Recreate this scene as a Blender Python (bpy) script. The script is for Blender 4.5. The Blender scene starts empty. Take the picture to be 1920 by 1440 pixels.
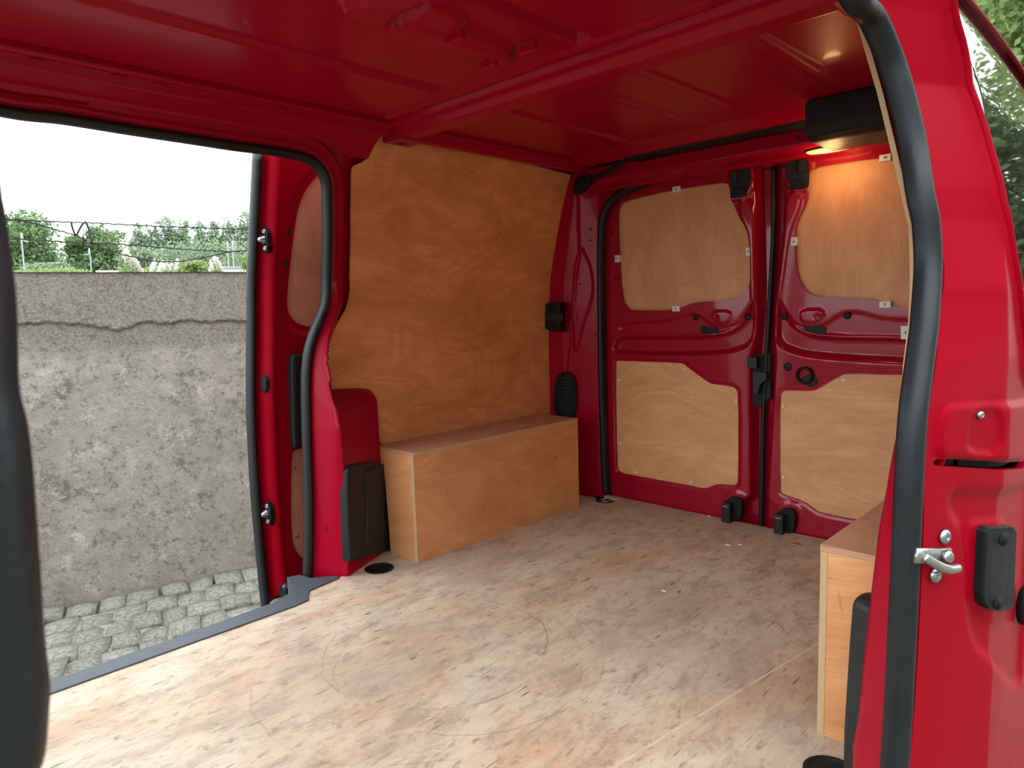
import bpy, bmesh, math, random
import numpy as np
from mathutils import Vector, Matrix
random.seed(7); np.random.seed(7)
D = bpy.data; SC = bpy.context.scene; COL = SC.collection
# ------------------------------------------------------------------ camera
cam_d = D.cameras.new('camera'); cam = D.objects.new('camera', cam_d); COL.objects.link(cam)
cam_d.sensor_width = 36; cam_d.lens = 24.333; cam_d.clip_start = .01; cam_d.clip_end = 500
cam.matrix_world = Matrix(((0.6959, 0.09959, -0.7112, 0), (-0.71755, 0.05632, -0.69423, 0), (-0.02908, 0.99343, 0.11065, .79457), (0, 0, 0, 1)))
cam_d.dof.use_dof = True; cam_d.dof.focus_distance = 1.9; cam_d.dof.aperture_fstop = 15
SC.camera = cam
SC.view_settings.view_transform = 'Standard'; SC.view_settings.look = 'None'
SC.view_settings.gamma = 1; SC.view_settings.use_curve_mapping = False
SC.view_settings.exposure = 1.98
# ------------------------------------------------------------------ overcast sky: brighter overhead than at the horizon
SKY_H = (.66, .80, .82); SKY_Z = (1.5, 1.58, 1.62)
wd = D.worlds.new('sky'); SC.world = wd; wd.use_nodes = True
nt = wd.node_tree; nt.nodes.clear(); N = nt.nodes.new; K = nt.links.new
tc = N('ShaderNodeTexCoord'); sep = N('ShaderNodeSeparateXYZ'); K(tc.outputs['Generated'], sep.inputs[0])
mr = N('ShaderNodeMapRange'); K(sep.outputs['Z'], mr.inputs[0]); mr.inputs[1].default_value = .0; mr.inputs[2].default_value = 1.0
nz = N('ShaderNodeTexNoise'); nz.inputs['Scale'].default_value = 2.2; nz.inputs['Detail'].default_value = 5; K(tc.outputs['Generated'], nz.inputs[0])
mx = N('ShaderNodeMix'); mx.data_type = 'RGBA'; K(mr.outputs[0], mx.inputs[0])
mx.inputs[6].default_value = (*SKY_H, 1); mx.inputs[7].default_value = (*SKY_Z, 1)
m2 = N('ShaderNodeMix'); m2.data_type = 'RGBA'; m2.blend_type = 'MULTIPLY'; m2.inputs[0].default_value = 1
cr = N('ShaderNodeMapRange'); K(nz.outputs['Fac'], cr.inputs[0]); cr.inputs[1].default_value = .3; cr.inputs[2].default_value = .7; cr.inputs[3].default_value = .82; cr.inputs[4].default_value = 1.15
K(mx.outputs[2], m2.inputs[6]); K(cr.outputs[0], m2.inputs[7])
bg = N('ShaderNodeBackground'); K(m2.outputs[2], bg.inputs[0]); bg.inputs[1].default_value = 1.0
ow = N('ShaderNodeOutputWorld'); K(bg.outputs[0], ow.inputs[0])

# ------------------------------------------------------------------ materials
class NB:
    """node builder"""
    def __init__(s, name):
        s.m = D.materials.new(name); s.m.use_nodes = True; s.t = s.m.node_tree; s.t.nodes.clear()
        s.o = s.n('ShaderNodeOutputMaterial'); s.b = s.n('ShaderNodeBsdfPrincipled'); s.t.links.new(s.b.outputs[0], s.o.inputs[0])
    def n(s, k): return s.t.nodes.new(k)
    def put(s, v, sock):
        if isinstance(v, bpy.types.NodeSocket): s.t.links.new(v, sock)
        elif isinstance(v, (tuple, list)) and len(v) == 3 and sock.type == 'RGBA': sock.default_value = (*v, 1)
        else: sock.default_value = v
    def coord(s, kind='Object', scale=(1, 1, 1), loc=(0, 0, 0), rot=(0, 0, 0)):
        t = s.n('ShaderNodeTexCoord'); m = s.n('ShaderNodeMapping'); s.t.links.new(t.outputs[kind], m.inputs[0])
        m.inputs['Scale'].default_value = scale; m.inputs['Location'].default_value = loc; m.inputs['Rotation'].default_value = rot
        return m.outputs[0]
    def remap(s, v, scale=(1, 1, 1), loc=(0, 0, 0), rot=(0, 0, 0)):
        m = s.n('ShaderNodeMapping'); s.t.links.new(v, m.inputs[0])
        m.inputs['Scale'].default_value = scale; m.inputs['Location'].default_value = loc; m.inputs['Rotation'].default_value = rot
        return m.outputs[0]
    def noise(s, v, scale, detail=4, rough=.55, dist=0):
        t = s.n('ShaderNodeTexNoise'); s.put(v, t.inputs[0]); t.inputs['Scale'].default_value = scale; t.inputs['Detail'].default_value = detail
        t.inputs['Roughness'].default_value = rough; t.inputs['Distortion'].default_value = dist; return t.outputs['Fac']
    def mr(s, v, a, b, c=0., d=1.):
        t = s.n('ShaderNodeMapRange'); s.put(v, t.inputs[0])
        for i, q in enumerate((a, b, c, d)): t.inputs[i+1].default_value = q
        return t.outputs[0]
    def mix(s, f, a, b, mode='MIX'):
        t = s.n('ShaderNodeMix'); t.data_type = 'RGBA'; t.blend_type = mode; s.put(f, t.inputs[0]); s.put(a, t.inputs[6]); s.put(b, t.inputs[7]); return t.outputs[2]
    def math(s, op, a, b=0., c=0.):
        t = s.n('ShaderNodeMath'); t.operation = op; s.put(a, t.inputs[0]); s.put(b, t.inputs[1]); s.put(c, t.inputs[2]); return t.outputs[0]
    def bump(s, h, st=.3, dist=.01):
        t = s.n('ShaderNodeBump'); t.inputs['Strength'].default_value = st; t.inputs['Distance'].default_value = dist; s.put(h, t.inputs['Height']); s.put(t.outputs[0], s.b.inputs['Normal'])
    def set(s, **kw):
        for k, v in kw.items(): s.put(v, s.b.inputs[k.replace('_', ' ')])
        return s.m

def mat(name, col, rough=.5, metal=0., coat=0., var=.12, vs=12., bump=0., bs=200., spec=.5):
    b = NB(name); co = b.coord()
    n = b.noise(co, vs, 4)
    c2 = tuple(c*(1-var) for c in col); c3 = tuple(min(1, c*(1+var)) for c in col)
    b.set(Base_Color=b.mix(n, c2, c3), Roughness=b.mr(n, .3, .7, rough*.9, min(1, rough*1.1)), Metallic=metal, Specular_IOR_Level=spec, Coat_Weight=coat, Coat_Roughness=.06)
    if bump: b.bump(b.noise(co, bs, 3), bump, .002)
    return b.m

def ply_mat(name, ca, cb, cd, rot=0., seed=0., sc=1., stain=.5):
    """rotary cut plywood face: broad cathedral figure, fine fibres, blotches"""
    b = NB(name); co = b.coord('UV', loc=(seed, seed*1.7, 0), rot=(0, 0, rot))
    warp = b.noise(b.remap(co, (1.1*sc, 2.2*sc, 1)), 1.3, 2, .5, .6)
    w = b.n('ShaderNodeTexWave'); w.wave_type = 'BANDS'; w.bands_direction = 'Y'
    va = b.n('ShaderNodeVectorMath'); va.operation = 'ADD'; b.put(b.remap(co, (.25*sc, 1.0*sc, 1)), va.inputs[0])
    vc = b.n('ShaderNodeCombineXYZ'); b.put(b.math('MULTIPLY', warp, 1.6), vc.inputs[1]); b.put(vc.outputs[0], va.inputs[1]); b.put(va.outputs[0], w.inputs[0])
    w.inputs['Scale'].default_value = 2.2; w.inputs['Distortion'].default_value = 4.0; w.inputs['Detail'].default_value = 4; w.inputs['Detail Scale'].default_value = 1.2
    blot = b.noise(b.remap(co, (1.5, 3.2, 1)), 2.1, 4, .6, .8)
    fib = b.noise(b.remap(co, (9, 320, 1)), 1., 3, .6)
    fib2 = b.noise(b.remap(co, (30, 500, 1)), 1., 2, .5)
    c = b.mix(b.mr(w.outputs['Fac'], .15, .95, 0, .42), ca, cb)
    mott = b.noise(b.remap(co, (3.5, 7, 1), (6, 2, 0), (0, 0, .3)), 1.6, 6, .7, 1.2)
    c = b.mix(b.mr(mott, .42, .70, 0, .36), c, cd)
    c = b.mix(b.mr(blot, .42, .72, 0, .8*stain), c, cd)
    c = b.mix(b.mr(fib, .35, .65, .0, .22), c, tuple(x*.55 for x in cd))
    spk = b.noise(b.remap(co, (16, 60, 1), (3, 1, 0)), 1., 2, .5)
    c = b.mix(b.mr(spk, .71, .77, 0, .6), c, tuple(x*.35 for x in cd))
    scr = b.noise(b.remap(co, (70, 5, 1), (1, 5, 0), (0, 0, .5)), 1., 2, .5)
    c = b.mix(b.mr(scr, .70, .76, 0, .4), c, tuple(x*.5 for x in cd))
    b.bump(b.math('ADD', fib, fib2), .12, .001)
    return b.set(Base_Color=c, Roughness=b.mr(blot, .3, .7, .42, .56), Specular_IOR_Level=.4)

RED = mat('red_paint_dimmed', (.255, .0004, .008), .40, 0, .0, .04, 3, .0, spec=.04)  # van paint, darkened copy to offset the strong light outside
REDIN = mat('red_paint_lifted', (.33, .0012, .017), .30, 0, .10, .08, 4, .0, spec=.10)  # same van paint, lighter copy to make up for the dim interior
REDDR = mat('red_paint_lifted_gloss', (.30, .0012, .016), .28, 0, .6, .08, 4, .0, spec=.15)  # same van paint again, lightened for indoors and glossier for edge highlights
BLK = mat('black_plastic', (.007, .0075, .008), .5, 0, 0, .2, 30, .25, 400, spec=.22)
GRY = mat('charcoal_plastic', (.015, .0155, .0165), .42, 0, 0, .15, 25, .3, 600, spec=.3)
MATTE = mat('matt_black_plastic', (.008, .0085, .0095), .65, 0, 0, .2, 30, .2, 400, spec=.15)
RUB = mat('black_rubber', (.0085, .0095, .0115), .45, 0, 0, .2, 20, .15, 300, spec=.32)
SILL = mat('grey_sill_plastic', (.050, .058, .076), .55, 0, 0, .15, 30, .3, 500)
MET = mat('zinc_metal', (.36, .35, .33), .36, 1, 0, .15, 40)
BOLT = mat('dark_bolt_metal', (.34, .35, .36), .35, 1, 0, .2, 40)
SCREWM = mat('pale_screw_head', (.66, .63, .58), .4, .3)
WHT = mat('white_plastic_clip', (.72, .70, .66), .4)
DARK = mat('shadow_cavity', (.006, .005, .006), .8)
PLY_SIDE = ply_mat('lining_plywood', (.84, .38, .155), (.69, .27, .10), (.50, .165, .052), 0, 2.3, 1., .9)
PLY_BOX = ply_mat('box_plywood', (.76, .36, .155), (.63, .27, .105), (.47, .175, .06), .12, 5.1, 1., .7)
PLY_TOP = ply_mat('box_top_plywood', (.60, .33, .20), (.50, .255, .145), (.38, .18, .095), .0, 8.1, 1., .6)
PLY_DOOR = ply_mat('door_plywood', (.78, .42, .195), (.66, .33, .14), (.50, .215, .08), 0, 4.4, 1.1, .6)
PLY_WIN = ply_mat('window_plywood', (.72, .37, .17), (.62, .295, .125), (.46, .195, .07), math.pi/2, 9.2, 1.1, .6)
PLY_RED = ply_mat('sliding_door_plywood', (.60, .26, .15), (.52, .20, .11), (.43, .15, .08), math.pi/2, 1.2, 1., .5)

def edge_mat():
    b = NB('plywood_edge'); co = b.coord()
    n = b.noise(b.remap(co, (300, 300, 300)), 1., 3)
    b.set(Base_Color=b.mix(n, (.60, .40, .22), (.42, .25, .12)), Roughness=.7); return b.m
EDGE = edge_mat()

def floor_mat():
    b = NB('floor_plywood'); co = b.coord('Object')
    big = b.noise(co, 2.3, 5, .6, .6)
    grain = b.noise(b.remap(co, (6, 20, 1), rot=(0, 0, .25)), 1.6, 7, .7, .25)
    gr2 = b.noise(b.remap(co, (4.5, 9, 1), (4, 2, 0), (0, 0, -.35)), 1.8, 9, .75, .3)
    sm = b.noise(b.remap(co, (11, 22, 1), (7, 1, 0), (0, 0, -.65)), 1.6, 9, .76, .2)
    sm2 = b.noise(b.remap(co, (14, 18, 1), (2, 6, 0), (0, 0, .8)), 1.3, 9, .76, .15)
    c = b.mix(b.mr(big, .38, .62), (.585, .485, .375), (.56, .43, .31))
    c = b.mix(b.mr(b.noise(b.remap(co, (1.2, 2.2, 1), (3, 3, 0), (0, 0, -.4)), 1.6, 5, .6, .6), .5, .66, 0, .8), c, (.52, .29, .175))
    c = b.mix(b.mr(b.noise(b.remap(co, (1.5, 2.5, 1), (8, 1, 0)), 1.7, 6, .7, .8), .52, .66, 0, .5), c, (.60, .50, .36))
    c = b.mix(b.mr(grain, .50, .68, 0, .5), c, (.42, .275, .18))
    c = b.mix(b.mr(gr2, .47, .62, 0, .8), c, (.33, .25, .185))
    c = b.mix(b.mr(sm, .55, .66, 0, .85), c, (.19, .14, .10))
    c = b.mix(b.mr(sm2, .57, .68, 0, .75), c, (.23, .165, .115))
    blot = b.noise(b.remap(co, (1.1, 1.6, 1), (5, 7, 0)), 1.5, 8, .72, .3)
    c = b.mix(b.mr(blot, .47, .62, 0, .6), c, (.36, .27, .205))
    fine = b.noise(b.remap(co, (30, 160, 1), (2, 2, 0), (0, 0, .25)), 1., 4, .6)
    c = b.mix(b.mr(fine, .45, .75, 0, .35), c, (.36, .24, .16))
    # short scratches in three directions
    for rz, off, sx, sy, lo in ((.9, 1.3, 11, 130, .715), (-.35, 5.2, 7, 110, .725), (2.2, 8.8, 13, 140, .72), (.2, 3.1, 8, 120, .72), (1.5, 7.7, 16, 50, .735)):
        s_ = b.noise(b.remap(co, (sx, sy, 1), (off, off*2, 0), (0, 0, rz)), 1., 1.5, .5)
        c = b.mix(b.mr(s_, lo, lo+.05, 0, .8), c, (.11, .07, .045))
    # round rub marks left by a drum or wheel
    sp = b.n('ShaderNodeSeparateXYZ'); b.put(co, sp.inputs[0])
    brk = b.noise(co, 6, 3, .6)
    wob = b.math('MULTIPLY', b.math('SUBTRACT', b.noise(co, 5, 3), .5), .045)
    for cx, cy, r, wdt, am in ((.985, 1.234, .266, .0028, .55), (.914, 1.207, .366, .004, .25), (1.013, 1.143, .307, .0035, .3), (1.55, 1.05, .21, .003, .2)):
        dx = b.math('SUBTRACT', sp.outputs[0], cx); dy = b.math('SUBTRACT', sp.outputs[1], cy)
        rr = b.math('SQRT', b.math('ADD', b.math('MULTIPLY', dx, dx), b.math('MULTIPLY', dy, dy)))
        d = b.math('ABSOLUTE', b.math('ADD', b.math('SUBTRACT', rr, r), wob))
        line = b.mr(d, wdt*.3, wdt, am, 0)
        c = b.mix(b.math('MULTIPLY', line, b.mr(brk, .42, .58)), c, (.14, .10, .075))
    # fresh straight scrape across the boards
    d = b.math('ABSOLUTE', b.math('ADD', b.math('ADD', b.math('MULTIPLY', sp.outputs[0], .142), b.math('MULTIPLY', sp.outputs[1], .99)), -.788+.0))
    c = b.mix(b.math('MULTIPLY', b.mr(d, .001, .004, .6, 0), b.mr(brk, .38, .5)), c, (.72, .58, .45))
    b.bump(b.math('ADD', fine, grain), .15, .002)
    return b.set(Base_Color=c, Roughness=b.mr(big, .3, .7, .42, .6), Specular_IOR_Level=.35)
FLOOR = floor_mat()

def concrete_mat():
    b = NB('weathered_render'); co = b.coord('Object')
    sp = b.n('ShaderNodeSeparateXYZ'); b.put(co, sp.inputs[0])
    a = b.noise(co, 3.2, 8, .72); m = b.noise(co, 13, 8, .78); f = b.noise(co, 85, 4, .7); g = b.noise(b.remap(co, loc=(4, 2, 7)), 10, 9, .82, .3)
    c = b.mix(b.mr(a, .38, .62), (.215, .195, .17), (.285, .255, .222))
    c = b.mix(b.mr(m, .45, .65, 0, .6), c, (.16, .142, .124))
    lic = b.mr(g, .55, .60, 0, .6)
    c = b.mix(lic, c, (.40, .37, .32))
    dk = b.noise(b.remap(co, loc=(9, 1, 3)), 8, 9, .87)
    c = b.mix(b.mr(dk, .54, .60, 0, .75), c, (.085, .074, .066))
    # the band above the crack is darker and rough cast
    up = b.mr(b.math('ADD', sp.outputs[2], b.math('MULTIPLY', b.math('SUBTRACT', m, .5), .06)), .60, .66)
    c = b.mix(b.math('MULTIPLY', up, .75), c, b.mix(b.mr(f, .35, .65), (.07, .06, .055), (.25, .225, .20)))
    dots = b.noise(co, 140, 2, .5)
    c = b.mix(b.math('MULTIPLY', b.mr(dots, .64, .7, 0, .8), b.mr(up, 0, 1, .25, 1)), c, (.36, .32, .28))
    pit = b.noise(b.remap(co, loc=(3, 3, 3)), 26, 7, .8)
    c = b.mix(b.mr(pit, .545, .60, 0, .75), c, (.10, .088, .078))
    c = b.mix(b.mr(f, .52, .72, 0, .45), c, (.115, .098, .084))
    b.bump(b.math('ADD', b.math('MULTIPLY', f, .5), m), .6, .012)
    return b.set(Base_Color=c, Roughness=.95, Specular_IOR_Level=.15)
CONC = concrete_mat()

def granite_mat():
    b = NB('granite_sett'); co = b.coord('Object'); oi = b.n('ShaderNodeObjectInfo')
    f = b.noise(co, 55, 8, .85); g = b.noise(co, 14, 6, .75)
    c = b.mix(b.mr(f, .36, .62), (.05, .047, .04), (.33, .32, .28))
    c = b.mix(b.mr(g, .5, .7, 0, .5), c, (.17, .185, .115))
    c = b.mix(.5, c, b.mix(oi.outputs['Random'], (.62, .60, .55), (1, 1, .98)), 'MULTIPLY')
    b.bump(f, .6, .01)
    return b.set(Base_Color=c, Roughness=.9)
GRAN = granite_mat()
DIRT = mat('joint_dirt', (.14, .125, .10), .95, 0, 0, .5, 40, .8, 120)
GRASSG = mat('field_green', (.16, .22, .06), .9, 0, 0, .4, 2)

def leaf_mat(name, a, bcol):
    b = NB(name); co = b.coord('Object'); n = b.noise(co, 1.2, 3); n2 = b.noise(co, 7, 2)
    c = b.mix(b.mr(n, .35, .65), a, bcol); c = b.mix(b.mr(n2, .4, .7, 0, .4), c, tuple(x*.6 for x in a))
    b.set(Base_Color=c, Roughness=.6, Specular_IOR_Level=.25)
    tr = b.n('ShaderNodeBsdfTranslucent'); b.put(c, tr.inputs[0]); ms = b.n('ShaderNodeMixShader'); ms.inputs[0].default_value = .35
    b.t.links.new(b.b.outputs[0], ms.inputs[1]); b.t.links.new(tr.outputs[0], ms.inputs[2]); b.t.links.new(ms.outputs[0], b.o.inputs[0])
    return b.m
LF_DARK = leaf_mat('dark_leaf', (.12, .19, .085), (.20, .28, .12))
LF_EUC = leaf_mat('eucalyptus_leaf', (.19, .26, .16), (.29, .36, .23))  # leaf colour paled to suggest distance haze
LF_LIGHT = leaf_mat('light_leaf', (.20, .29, .10), (.31, .38, .15))
LF_GRASS = leaf_mat('grass_blade', (.19, .29, .10), (.30, .38, .16))
LF_PLUME = leaf_mat('pampas_plume', (.74, .70, .62), (.86, .83, .76))
BARK = mat('bark', (.26, .22, .17), .9, 0, 0, .3, 6)
POST = mat('galvanised_post', (.30, .32, .32), .5, .3)
WIRE = mat('rusty_wire', (.035, .03, .028), .6, .7)
TILE = mat('terracotta_roof', (.55, .27, .18), .8, 0, 0, .2, 3)
WHITEB = mat('white_render', (.75, .74, .72), .8)

def emis(name, col, st):
    b = NB(name); co = b.coord(); n = b.noise(co, 30, 2)
    b.set(Base_Color=(.8, .6, .3), Emission_Color=b.mix(n, col, tuple(c*.8 for c in col)), Emission_Strength=st, Roughness=.3); return b.m
LENS = emis('lit_lamp_lens', (1.0, .47, .14), .42)

def glass_mat():
    b = NB('tinted_glass'); n = b.noise(b.coord(), 2.0, 2)
    b.set(Base_Color=b.mix(n, (.010, .006, .007), (.014, .009, .010)), Roughness=.02, Specular_IOR_Level=.6, IOR=1.52)
    return b.m
GLASS = glass_mat()

# ------------------------------------------------------------------ helpers
def L(z): return np.interp(z, [0, .6, .75, .9, 1.1, 1.25, 1.33, 1.40], [0, 0, .003, .015, .06, .10, .125, .15])
def L2(z): return np.interp(z, [0, .7, .8, .95, 1.1, 1.232, 1.33, 1.40, 1.43], [0, 0, .008, .03, .062, .098, .14, .19, .23])
def xs(z): return np.interp(z, [0, .14, .5, .65, .78, .9, 1.1, 1.2, 1.3], [.985, .985, 1.0, 1.03, 1.09, 1.125, 1.145, 1.09, 1.02])
def yl(x, z): return .25-.07*np.clip((x-xs(z))/np.interp(z, [.5, .8], [.215, .13]), 0, 1)
PP = np.array([(2.17, 1.915), (2.235, 1.87), (2.282, 1.73), (2.312, 1.695), (2.318, 1.52)])
PA = np.concatenate([[0], np.cumsum(np.hypot(*np.diff(PP, axis=0).T))])
YC = 1.07
def pw(u): return np.interp(u, PA[:4], [1., .75, .15, 0.])
def pu(y, z):
    g = np.linspace(0, PA[-1], 600); return float(np.interp(-y, -(np.interp(g, PA, PP[:, 1])-pw(g)*L(z)), g))
def SX(x0): return lambda u, v, h: (x0-h, u, v)
def SL(b): return lambda u, v, h: (u, b-L(v)-h, v)
def SN(b): return lambda u, v, h: (u, b+L(v)+h, v)
def SJ(u, v, h): return (u-.3*h, yl(u, v)+L2(v)-.95*h, v)
def SZ(z): return lambda u, v, h: (u, v, z+h)
def SP(u, v, h): return (np.interp(u, PA, PP[:, 0])-.8*h, np.interp(u, PA, PP[:, 1])-pw(u)*L(v)-.6*h, v)
def SPN(u, v, h): return (np.interp(u, PA, PP[:, 0])-.8*h, 2*YC-(np.interp(u, PA, PP[:, 1])-pw(u)*L(v)-.6*h), v)
def st(a, b, x):
    t = np.clip((x-a)/(b-a), 0, 1); return t*t*(3-2*t)

def tag(o, label=None, cat=None, group=None, kind=None):
    if label: o['label'] = label
    if cat: o['category'] = cat
    if group: o['group'] = group
    if kind: o['kind'] = kind
    return o
def thing(name, loc, label, cat, group=None, kind=None):
    o = D.objects.new(name, None); COL.objects.link(o); o.location = loc; o.empty_display_size = .05
    return tag(o, label, cat, group, kind)
def adopt(o, p):
    if p is not None:
        o.parent = p; o.matrix_parent_inverse = Matrix.Translation(p.location).inverted() if p.parent is None else Matrix.Translation(p.location).inverted() @ p.matrix_parent_inverse.inverted() if False else wmat(p).inverted()
    return o
def wmat(p):
    m = p.matrix_basis.copy()
    if p.parent is not None: m = wmat(p.parent) @ p.matrix_parent_inverse @ m
    return m
def link(name, me, m, p=None):
    o = D.objects.new(name, me); COL.objects.link(o)
    for q in (m if isinstance(m, (list, tuple)) else [m]): me.materials.append(q)
    return adopt(o, p)
def boxuv(me, seed=0.):
    """metre-scaled box projection"""
    n = len(me.polygons); nl = len(me.loops)
    nor = np.empty(n*3); me.polygons.foreach_get('normal', nor); nor = np.abs(nor.reshape(-1, 3))
    co = np.empty(len(me.vertices)*3); me.vertices.foreach_get('co', co); co = co.reshape(-1, 3)
    li = np.empty(nl, int); me.loops.foreach_get('vertex_index', li)
    tot = np.empty(n, int); me.polygons.foreach_get('loop_total', tot)
    ax = np.repeat(nor.argmax(1), tot); c = co[li]
    uv = np.where((ax == 0)[:, None], c[:, [1, 2]], np.where((ax == 1)[:, None], c[:, [0, 2]], c[:, [0, 1]])) + seed
    l = me.uv_layers.new(name='UVMap'); l.data.foreach_set('uv', uv.astype(np.float32).ravel())

def sd(P, poly):
    """signed distance of points to a polygon, negative inside"""
    P = np.asarray(P, float); q = np.asarray(poly, float); d2 = np.full(len(P), 1e9); ins = np.zeros(len(P), bool)
    for i in range(len(q)):
        a, b = q[i-1], q[i]; e = b-a; w = P-a
        t = np.clip((w@e)/max(e@e, 1e-12), 0, 1); r = w-t[:, None]*e; d2 = np.minimum(d2, (r*r).sum(1))
        c = (a[1] <= P[:, 1]) != (b[1] <= P[:, 1])
        if abs(e[1]) > 1e-12: ins ^= c & (P[:, 0] < a[0]+(P[:, 1]-a[1])/e[1]*e[0])
    return np.sqrt(d2)*np.where(ins, -1, 1)
def chaikin(p, n=2):
    p = [np.array(q, float) for q in p]
    for _ in range(n):
        o = []
        for i in range(len(p)):
            a, b = p[i], p[(i+1) % len(p)]; o += [a*.75+b*.25, a*.25+b*.75]
        p = o
    return np.array(p)
def curve(pts, n=10, closed=False):
    """Catmull-Rom through the points"""
    P = [np.array(p, float) for p in pts]; out = []; k = len(P)
    for i in range(k if closed else k-1):
        g = (lambda j: P[j % k]) if closed else (lambda j: P[min(max(j, 0), k-1)])
        a, b, c, d = g(i-1), g(i), g(i+1), g(i+2)
        for t in np.linspace(0, 1, n, endpoint=False):
            out.append(.5*((2*b)+(c-a)*t+(2*a-5*b+4*c-d)*t*t+(3*b-a-3*c+d)*t**3))
    if not closed: out.append(P[-1])
    return np.array(out)

def press(name, dom, du, S, m, p=None, H=None, outline=None, holes=(), rim=0., rim_mat=None, grow=0., uv=False, seed=0., dirn=-1):
    """pressed sheet: grid over (u,v), raised by H, trimmed to outline and holes, with a returned edge"""
    u0, u1, v0, v1 = dom; nu = max(2, int(round((u1-u0)/du))+1); nv = max(2, int(round((v1-v0)/du))+1)
    U, V = np.meshgrid(np.linspace(u0, u1, nu), np.linspace(v0, v1, nv), indexing='ij'); P = np.stack([U.ravel(), V.ravel()], 1)
    idx = np.arange(nu*nv).reshape(nu, nv); q = np.stack([idx[:-1, :-1], idx[1:, :-1], idx[1:, 1:], idx[:-1, 1:]], -1).reshape(-1, 4)
    if outline is not None or len(holes):
        def M(X):
            r = np.full(len(X), -9.)
            if outline is not None: r = np.maximum(r, sd(X, outline)-grow)
            for h in holes: r = np.maximum(r, -(sd(X, h)-grow))
            return r
        d = M(P); q = q[(d[q] < -du*.15).any(1)]; used = np.unique(q)
        bd = used[d[used] > -du*.15]
        for _ in range(2):
            X = P[bd]; e = 1e-5; g = np.stack([(M(X+[e, 0])-M(X-[e, 0]))/(2*e), (M(X+[0, e])-M(X-[0, e]))/(2*e)], 1)
            g /= np.maximum(np.linalg.norm(g, axis=1, keepdims=True), 1e-6)
            P[bd] = X-g*np.clip(M(X), -du*1.2, du*1.8)[:, None]
    used, inv = np.unique(q, return_inverse=True); P = P[used]; q = inv.reshape(-1, 4)
    h = H(P[:, 0], P[:, 1]) if H is not None else np.zeros(len(P))
    X = np.stack(np.broadcast_arrays(*S(P[:, 0], P[:, 1], h)), 1); faces = q; mi = np.zeros(len(q), int)
    if rim:
        e = np.concatenate([q[:, [0, 1]], q[:, [1, 2]], q[:, [2, 3]], q[:, [3, 0]]]); es = np.sort(e, 1)
        _, first, cnt = np.unique(es, axis=0, return_index=True, return_counts=True); be = e[first[cnt == 1]]
        bv, binv = np.unique(be, return_inverse=True); binv = binv.reshape(-1, 2)
        R = np.stack(np.broadcast_arrays(*S(P[bv, 0], P[bv, 1], h[bv]+dirn*rim)), 1); R0 = X[bv]; n0 = len(X)
        X = np.concatenate([X, R0, R]); k = len(bv)
        rq = np.stack([n0+binv[:, 1], n0+binv[:, 0], n0+k+binv[:, 0], n0+k+binv[:, 1]], 1)
        faces = np.concatenate([q, rq]); mi = np.concatenate([mi, np.full(len(rq), 1 if rim_mat else 0)])
    me = D.meshes.new(name); me.from_pydata(X.tolist(), [], faces.tolist())
    me.polygons.foreach_set('use_smooth', np.ones(len(faces), bool)); me.polygons.foreach_set('material_index', mi.astype(np.int32)); me.update()
    if uv: boxuv(me, seed)
    return link(name, me, [m, rim_mat] if rim_mat else m, p)

def prism(name, poly, S, h0, h1, m, p=None, bev=.002, uv=False, seed=0.):
    """solid plate with an outline, from h0 to h1 off the surface S, edges rounded"""
    bm = bmesh.new(); n = len(poly)
    a = [bm.verts.new(S(float(u), float(v), h0)) for u, v in poly]; b = [bm.verts.new(S(float(u), float(v), h1)) for u, v in poly]
    top = bm.faces.new(b); bm.faces.new(a[::-1])
    for i in range(n): bm.faces.new((a[i-1], a[i], b[i], b[i-1]))
    bmesh.ops.recalc_face_normals(bm, faces=bm.faces)
    if bev: bmesh.ops.bevel(bm, geom=[e for e in top.edges], offset=bev, segments=2, affect='EDGES', profile=.6)
    me = D.meshes.new(name); bm.to_mesh(me); bm.free()
    if uv: boxuv(me, seed)
    return link(name, me, m, p)

def block(name, lo, hi, m, p=None, bev=.003, uv=False, seed=0., rot=None, seg=2):
    """bevelled solid between two corners, optionally turned by a matrix about its centre"""
    lo, hi = Vector(lo), Vector(hi); c = (lo+hi)/2; s = hi-lo
    bm = bmesh.new(); bmesh.ops.create_cube(bm, size=1); bmesh.ops.scale(bm, vec=s, verts=bm.verts)
    if bev: bmesh.ops.bevel(bm, geom=list(bm.edges), offset=min(bev, min(s)*.45), segments=seg, affect='EDGES', profile=.6)
    if rot is not None: bmesh.ops.transform(bm, matrix=rot, verts=bm.verts)
    bmesh.ops.translate(bm, vec=c, verts=bm.verts)
    me = D.meshes.new(name); bm.to_mesh(me); bm.free()
    if uv: boxuv(me, seed)
    return link(name, me, m, p)

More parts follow.
